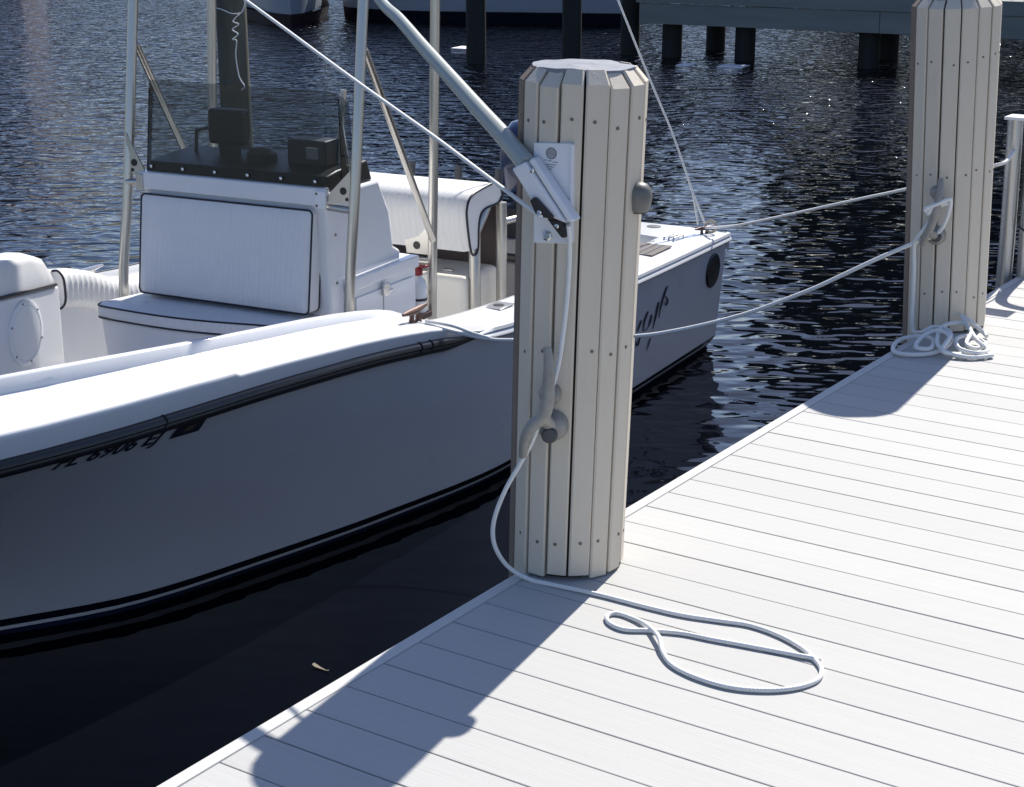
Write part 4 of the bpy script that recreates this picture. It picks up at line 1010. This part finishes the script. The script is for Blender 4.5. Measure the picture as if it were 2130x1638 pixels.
# instrument display on a bracket, compass, switch box
dsp = bp('display', MB().box((CX0 + 0.23, 5.96, 0.60), (CX0 + 0.43, 6.04, 0.765)), BLACK, console, bev=0.02, seg=3)
bp('bracket', MB().tube([(CX0 + 0.22, 6.0, 0.67), (CX0 + 0.14, 6.0, 0.655), (CX0 + 0.13, 6.0, 0.55)], 0.009, 8).box((CX0 + 0.29, 5.97, 0.55), (CX0 + 0.37, 6.03, 0.60)), BLACK, dsp)
bp('compass', MB().lathe([(0.075, 0), (0.07, 0.04), (0.045, 0.062), (0.0, 0.07)], (CX0 + 0.56, 5.93, 0.545), 24), BLACK, console)
bp('switch_box', MB().box((CX0 + 0.72, 5.90, 0.545), (CX0 + 0.93, 6.02, 0.665)), DARKG, console, bev=0.012)
bp('screen_post', MB().tube([(CX1 - 0.10, 6.0, 0.54), (CX1 - 0.085, 6.04, 0.88)], 0.014, 10), ALU, wso)
bp('notice', MB().box((CX1 - 0.135, CYF + 0.045, 0.60), (CX1 - 0.075, CYF + 0.049, 0.65)), mat('notice_grey', (0.35, 0.36, 0.36), 0.6, var=0.3, vscale=60), wso)

# ---- T-top: legs, braces, gussets, hard top overhead
LF = {-1: [(-2.93, 5.69, FZ), (-2.922, 5.69, -0.07), (-2.885, 5.73, 0.43), (-2.910, 5.88, 1.25), (-2.915, 5.92, 1.46)],
      1: [(-1.652, 5.69, FZ), (-1.652, 5.69, -0.065), (-1.630, 5.735, 0.52), (-1.658, 5.88, 1.28), (-1.668, 5.92, 1.46)]}
LR = {-1: [(-3.092, 6.64, FZ), (-3.085, 6.64, 0.40), (-3.045, 6.64, 1.20), (-3.035, 6.64, 1.46)],
      1: [(-1.795, 6.64, FZ), (-1.785, 6.64, -0.25), (-1.762, 6.64, 0.566), (-1.743, 6.64, 1.25), (-1.74, 6.64, 1.46)]}
ttop = bp('hard_top', MB().box((-3.06, 5.60, 1.46), (-1.97, 7.05, 1.50)), mat('top_underside', (0.6, 0.6, 0.58), 0.6), bev=0.015)
for sg in (-1, 1):
    bp('leg', MB().tube(spline(LF[sg], 5), 0.0235, 16), ALU, ttop)
    bp('leg', MB().tube(spline(LR[sg], 5), 0.0235, 16), ALU, ttop)
    a = Vector(LF[sg][3]) + Vector((0, 0.0, -0.20)); b_ = Vector(LR[sg][1 if sg == -1 else 2]); b_ = Vector((b_.x - 0.0, 6.62, 0.10))
    bp('brace', MB().tube([a, b_], 0.0165, 12), ALU, ttop)
    xl = LF[sg][2][0]; xi = CX0 + 0.03 if sg == -1 else CX1 + 0.01
    # gusset plate with two holes between leg and console
    g = MB()
    pts_ = [(xl, 0.66), (xl, 0.47), (xi, 0.47), (xi, 0.50)] if sg == -1 else [(xl, 0.60), (xl, 0.43), (xi + 0.00, 0.43), (xi - 0.0, 0.455)]
    g.prism(pts_, 1, 5.735, 5.741)
    gg = bp('gusset', g, ALU, ttop)
    xm = xl + (xi - xl) * 0.42; zm = pts_[1][1] + 0.055
    bp('hole', MB().lathe([(0.017, 0), (0.017, 0.001)], (xm, 5.734, zm), 18, (0, -1, 0)), BLACK, gg)
    bp('hole', MB().lathe([(0.008, 0), (0.008, 0.001)], (xl + (xi - xl) * 0.3, 5.734, zm - 0.035), 12, (0, -1, 0)), BLACK, gg)
    zt_ = 0.435 if sg == -1 else 0.405
    bp('standoff', MB().tube([(xl, 5.72, zt_), (xi, 5.75, zt_)], 0.017, 12), ALU, ttop)
g = MB().prism([(-1.792, 0.17), (-1.792, 0.02), (-1.92, 0.02), (-1.93, 0.08), (-1.85, 0.11)], 1, 6.632, 6.640)
gg = bp('gusset', g, ALU, ttop)
bp('hole', MB().lathe([(0.020, 0), (0.020, 0.001)], (-1.862, 6.631, 0.062), 18, (0, -1, 0)), BLACK, gg)
bp('standoff', MB().tube([(-1.79, 6.635, -0.02), (-1.93, 6.62, -0.02)], 0.020, 12), ALU, ttop)

# ---- fire extinguisher on the aft end of the console box
fx, fy = -1.795, 6.53
fe = bp('extinguisher', MB().lathe([(0.036, -0.245), (0.040, -0.238), (0.040, -0.115), (0.034, -0.088), (0.018, -0.070), (0.016, -0.058)], (fx, fy, 0), 20), EXTW)
bp('valve', MB().lathe([(0.021, -0.060), (0.023, -0.034), (0.014, -0.018)], (fx, fy, 0), 14), RED, fe)
bp('trigger', MB().box((fx - 0.030, fy - 0.018, -0.020), (fx + 0.050, fy + 0.018, -0.006)), RED, fe, bev=0.004)
bp('bracket', MB().box((fx - 0.056, fy - 0.03, -0.26), (fx - 0.042, fy + 0.03, -0.06)).box((fx - 0.05, fy - 0.05, -0.272), (fx + 0.045, fy + 0.05, -0.247)), mat('maroon_bracket', (0.045, 0.012, 0.014), 0.5), fe)
bp('strap', MB().lathe([(0.0415, -0.185), (0.0415, -0.172)], (fx, fy, 0), 20), BLACK, fe)
bp('bulkhead', MB().box((fx - 0.10, 6.47, FZ), (fx - 0.058, 6.60, -0.02)), GEL, console, bev=0.006)

# ---- leaning post: padded bolster on aluminium legs over a tank
lx0, lx1 = -2.98, -1.87
prof = [(7.20, -0.085), (7.155, 0.10), (7.16, 0.165), (7.19, 0.205), (7.25, 0.225), (7.45, 0.245), (7.53, 0.225), (7.55, 0.17), (7.50, 0.13), (7.34, 0.12), (7.285, 0.06), (7.27, -0.085)]
mb = MB(); rows = []
ks = 26
for k in range(ks + 1):
    x = lx0 + (lx1 - lx0) * k / ks
    r_ = min(k, ks - k); e = 1 - 0.06 * (r_ == 0)
    cy_, cz_ = 7.35, 0.10
    rows.append([(x, cy_ + (y - cy_) * e, cz_ + (z - cz_) * e) for y, z in prof] + [(x, cy_ + (prof[0][0] - cy_) * e, cz_ + (prof[0][1] - cz_) * e)])
mb.grid(rows); mb.f.append(tuple(range(len(prof)))); mb.f.append(tuple(ks * 13 + j for j in range(len(prof)))[::-1])
lpb = bp('leaning_bolster', mb, pleat_mat('bolster_vinyl', (0.73, 0.72, 0.70), 9, 0.0022), smooth=50)
bp('piping', MB().tube(spline([(lx1 + 0.001, y, z) for y, z in prof], 4, True), 0.0065, 8, closed=True), NAVY, lpb)
lp = bp('leaning_post', MB().tube([(-2.92, 7.42, 0.115), (-1.88, 7.42, 0.115)], 0.02, 12), ALU)
for pp, rr in (([(-1.905, 7.30, FZ), (-1.905, 7.30, 0.0), (-1.905, 7.42, 0.115)], 0.032), ([(-1.86, 7.52, FZ), (-1.86, 7.52, 0.13)], 0.030), ([(-2.9, 7.30, FZ), (-2.9, 7.30, 0.1)], 0.03), ([(-2.9, 7.52, FZ), (-2.9, 7.52, 0.1)], 0.03)):
    bp('leg', MB().tube(pp, rr, 14), ALU, lp)
bp('foot_frame', MB().tube(spline([(-1.86, 7.55, 0.02), (-1.80, 7.85, 0.015), (-1.76, 7.93, -0.03), (-1.72, 7.96, -0.35), (-1.72, 7.96, FZ)], 6), 0.020, 12), ALU, lp)
bp('tank', MB().box((-2.75, 7.24, FZ), (-1.93, 7.62, -0.235)), CREAM, lp, bev=0.03, seg=3)
bp('tank_fitting', MB().box((-2.12, 7.33, -0.236), (-2.06, 7.35, -0.222)).box((-2.02, 7.45, -0.236), (-1.97, 7.465, -0.218)), STEEL, lp, bev=0.004)
bp('seat_shade_panel', MB().box((-2.9, 7.60, -0.30), (-1.93, 7.63, 0.10)), mat('seat_shade_brown', (0.045, 0.03, 0.03), 0.5), lp)  # dark panel added to stand in for the shadow under the seat
bp('aft_shade_box', MB().box((-3.2, 8.22, FZ), (-1.56, 8.60, -0.36)), mat('aft_shade_grey', (0.16, 0.16, 0.175), 0.5), bev=0.02)  # dark box added to stand in for the shadowed aft cockpit
bp('aft_shade_top', MB().box((-3.18, 8.20, -0.358), (-1.58, 8.59, -0.31)), BLACK, bev=0.015)  # black top of the added box, part of the same stand-in shade
rh = MB().tube([(0, 0, 0), (0, 0.03, 0.16)], 0.022, 12).mesh('rod_holder', DARKG)
for x in (-2.48, -2.18, -1.93): link('rod_holder', rh, lp, Vector((x, 7.60, 0.13)) - BO)

# ---- outboard motor
ex, ey = -2.50, 9.32
mb = MB(); lay = []
for z, w, l0, l1 in ((-0.16, 0.20, -0.20, 0.30), (-0.10, 0.245, -0.26, 0.36), (0.10, 0.255, -0.28, 0.38), (0.24, 0.235, -0.26, 0.35), (0.31, 0.19, -0.20, 0.28), (0.335, 0.11, -0.10, 0.18)):
    o = []
    for k in range(20):
        a = 2 * math.pi * k / 20; c, s_ = math.cos(a), math.sin(a)
        o.append((ex + w * math.copysign(abs(c) ** 0.6, c), ey + (l0 + l1) / 2 + (l1 - l0) / 2 * math.copysign(abs(s_) ** 0.6, s_), z))
    lay.append(o)
for o in lay: mb.v += o
for i in range(len(lay) - 1):
    for j in range(20): mb.f.append((i * 20 + j, i * 20 + (j + 1) % 20, (i + 1) * 20 + (j + 1) % 20, (i + 1) * 20 + j))
mb.f.append(tuple(range(20))[::-1]); mb.f.append(tuple(100 + j for j in range(20)))
eng = bp('outboard', mb, BLUE, smooth=45)
bp('midsection', MB().prism([(9.16, -0.16), (9.52, -0.16), (9.46, -0.5), (9.42, -1.5), (9.26, -1.5), (9.22, -0.5)], 0, ex - 0.09, ex + 0.09), BLACK, eng, bev=0.02)
bp('clamp', MB().box((ex - 0.14, 9.02, -0.48), (ex + 0.14, 9.24, -0.20)), BLACK, eng, bev=0.02)

# ---- deck fittings
def horn_cleat(x, y, z, ang, m_, name='cleat', k=1.0):
    d = Vector((math.sin(ang), math.cos(ang), 0)); c = Vector((x, y, z))
    mb = MB()
    pts = [c + d * t * k + Vector((0, 0, (0.046 + 0.006 * abs(t) / 0.11) * k)) for t in (-0.11, -0.07, -0.03, 0, 0.03, 0.07, 0.11)]
    mb.tube(pts, [0.007 * k, 0.012 * k, 0.015 * k, 0.016 * k, 0.015 * k, 0.012 * k, 0.007 * k], 10)
    for t in (-0.03, 0.03): mb.lathe([(0.017 * k, -0.01), (0.011 * k, 0.02 * k), (0.011 * k, 0.05 * k)], c + d * t * k, 12)
    return bp(name, mb, m_)
F = P_FCLEAT; horn_cleat(-1.365, 5.775, sheer_z(5.775) + cap_h(5.775) + 0.006, R(-3), RUST)
S = P_SCLEAT; horn_cleat(S[0], S[1], ZT, R(20), RUST, k=0.75)
bp('rope_ring', MB().tube([(S[0] + 0.035 + 0.035 * math.cos(a * 0.5), S[1] + 0.02, ZT + 0.045 + 0.035 * math.sin(a * 0.5)) for a in range(13)], 0.008, 8, closed=True), mat('tan_rope', (0.40, 0.35, 0.27), 0.8))
gz = lambda y: sheer_z(y) + 0.030
tk2 = bp('step_pad', MB().box((-1.46, 8.22, gz(8.4) + 0.004), (-1.27, 8.52, gz(8.4) + 0.012)), TEAK, bev=0.003)
sp_ = MB()
for k in range(1, 4): sp_.box((-1.46 + 0.0475 * k - 0.003, 8.225, gz(8.4) + 0.0121), (-1.46 + 0.0475 * k + 0.003, 8.515, gz(8.4) + 0.0135))
bp('groove', sp_, BLACK, tk2)
hcl = MB()
for dx in (-0.03, 0, 0.03): hcl.tube([(-1.36 + dx, 8.68, gz(8.7) + 0.0), (-1.36 + dx, 8.69, gz(8.7) + 0.022), (-1.345 + dx, 8.80, gz(8.7) + 0.022), (-1.345 + dx, 8.81, gz(8.7))], 0.0055, 8)
bp('chock', hcl, STEEL)
bp('fuel_cap', MB().lathe([(0.045, 0), (0.043, 0.006), (0.02, 0.008)], (-1.60, 9.03, ZT + 0.010), 20), DARKG)
def holder(x, y, z, m_=None):
    o = bp('rod_holder', MB().box((x - 0.05, y - 0.075, z), (x + 0.05, y + 0.075, z + 0.008)), mat('holder_grey', (0.28, 0.28, 0.29), 0.35, metal=0.3), bev=0.012)
    bp('socket', MB().lathe([(0.027, 0.0085), (0.027, 0.0095)], (x, y, z), 18), BLACK, o)
holder(-1.40, 6.62, sheer_z(6.62) + cap_h(6.62) + 0.008)
horn_cleat(XC - sheer_h(6.05) + 0.12, 6.05, sheer_z(6.05) + cap_h(6.05), 0, STEEL, k=0.9)

# ---- marks on the hull: registration, decal, name, round vent
def on_hull(pairs, off): return [(XC + hull_x(y, z) + off, y, z) for y, z in pairs]
cu = bpy.data.curves.new('registration', 'FONT'); cu.body = 'FL 6906 EJ'; cu.size = 1.0; cu.shear = 0.3; cu.resolution_u = 3; cu.offset = 0.022
to = bpy.data.objects.new('tmp_text', cu); col.objects.link(to)
dg = bpy.context.evaluated_depsgraph_get(); tme = bpy.data.meshes.new_from_object(to.evaluated_get(dg))
bpy.data.objects.remove(to)
xs = [v.co.x for v in tme.vertices]; ys_ = [v.co.y for v in tme.vertices]
x0, x1, h_ = min(xs), max(xs), max(ys_)
for v in tme.vertices:
    y = 3.80 + (v.co.x - x0) / (x1 - x0) * 0.42
    z = sheer_z(y) - 0.115 + v.co.y / h_ * 0.052
    p = Vector((XC + hull_x(y, z) + 0.0045, y, z)) - BO
    v.co = p
tme.materials.clear(); tme.materials.append(INK); tme.name = 'registration'
link('registration', tme, hull)['kind'] = 'stuff'
def decal(y0, y1, zt, zb, sk, name, m_, off=0.0045):
    rows = []
    for i in range(5):
        rows.append(on_hull([(y0 + (y1 - y0) * j / 4 + sk * (1 - i / 4), sheer_z(y0 + (y1 - y0) * j / 4) + zb + (zt - zb) * (1 - i / 4)) for j in range(5)], off))
    return bp(name, MB().grid(rows), m_, hull)
decal(4.255, 4.385, -0.062, -0.117, 0.015, 'decal', INK)
decal(4.305, 4.345, -0.078, -0.100, 0.012, 'decal_mark', mat('decal_tan', (0.10, 0.07, 0.05), 0.5), 0.0058)
nm = MB()
for i, stk in enumerate(P_NAME):
    sp = spline([Vector((0, y, z)) for y, z in stk], 6)
    wv = 0.026 if i not in (8, 9, 10) else 0.017
    rows = []
    for k, p in enumerate(sp):
        t = k / (len(sp) - 1); w = wv * (0.45 + 0.55 * math.sin(math.pi * min(1, t + 0.15)))
        a = on_hull([(p.y - w * 0.5, p.z + w * 0.15), (p.y + w * 0.5, p.z - w * 0.15)], 0.004 + 0.0003 * i); rows.append(a)
    nm.grid(rows)
bp('boat_name', nm, INK, hull)['kind'] = 'stuff'
vz, vy = -0.455, 8.93
bp('side_vent', MB().lathe([(0.105, 0.0), (0.105, 0.006), (0.098, 0.012), (0.088, 0.008), (0.0, 0.008)], (XC + hull_x(vy, vz) + 0.001, vy, vz), 32, (1, 0, -0.05)), BLACK, hull)

# ---- the line knotted round the green pile on the boat's far side
kn = [(-6.52, 9.22, 0.88), (-6.44, 9.235, 0.855), (-6.37, 9.26, 0.86), (-6.355, 9.28, 0.90), (-6.35, 9.29, 0.95)]
rp = rope_obj('pile_rope', [(-6.66, 9.23, 0.90)] + kn + [(-6.30, 9.30, 1.3)], 0.0045, 'pale line knotted round the dark green pile behind the windscreen', 'rope')
kk = spline([(-6.37, 9.24, 0.85), (-6.42, 9.225, 0.80), (-6.36, 9.22, 0.78), (-6.42, 9.215, 0.74), (-6.36, 9.21, 0.71), (-6.41, 9.20, 0.67), (-6.37, 9.20, 0.66), (-6.385, 9.20, 0.55), (-6.37, 9.21, 0.40), (-6.33, 9.22, 0.33), (-6.36, 9.215, 0.30)], 8)
link('knot', MB().tube(kk, 0.0045, 8).shift((-6.66, 9.23, 0.90)).mesh('knot', ROPE, 60), rp)
for ob in list(bpy.data.objects):
    ob.select_set(False) if ob.name in bpy.context.view_layer.objects else None
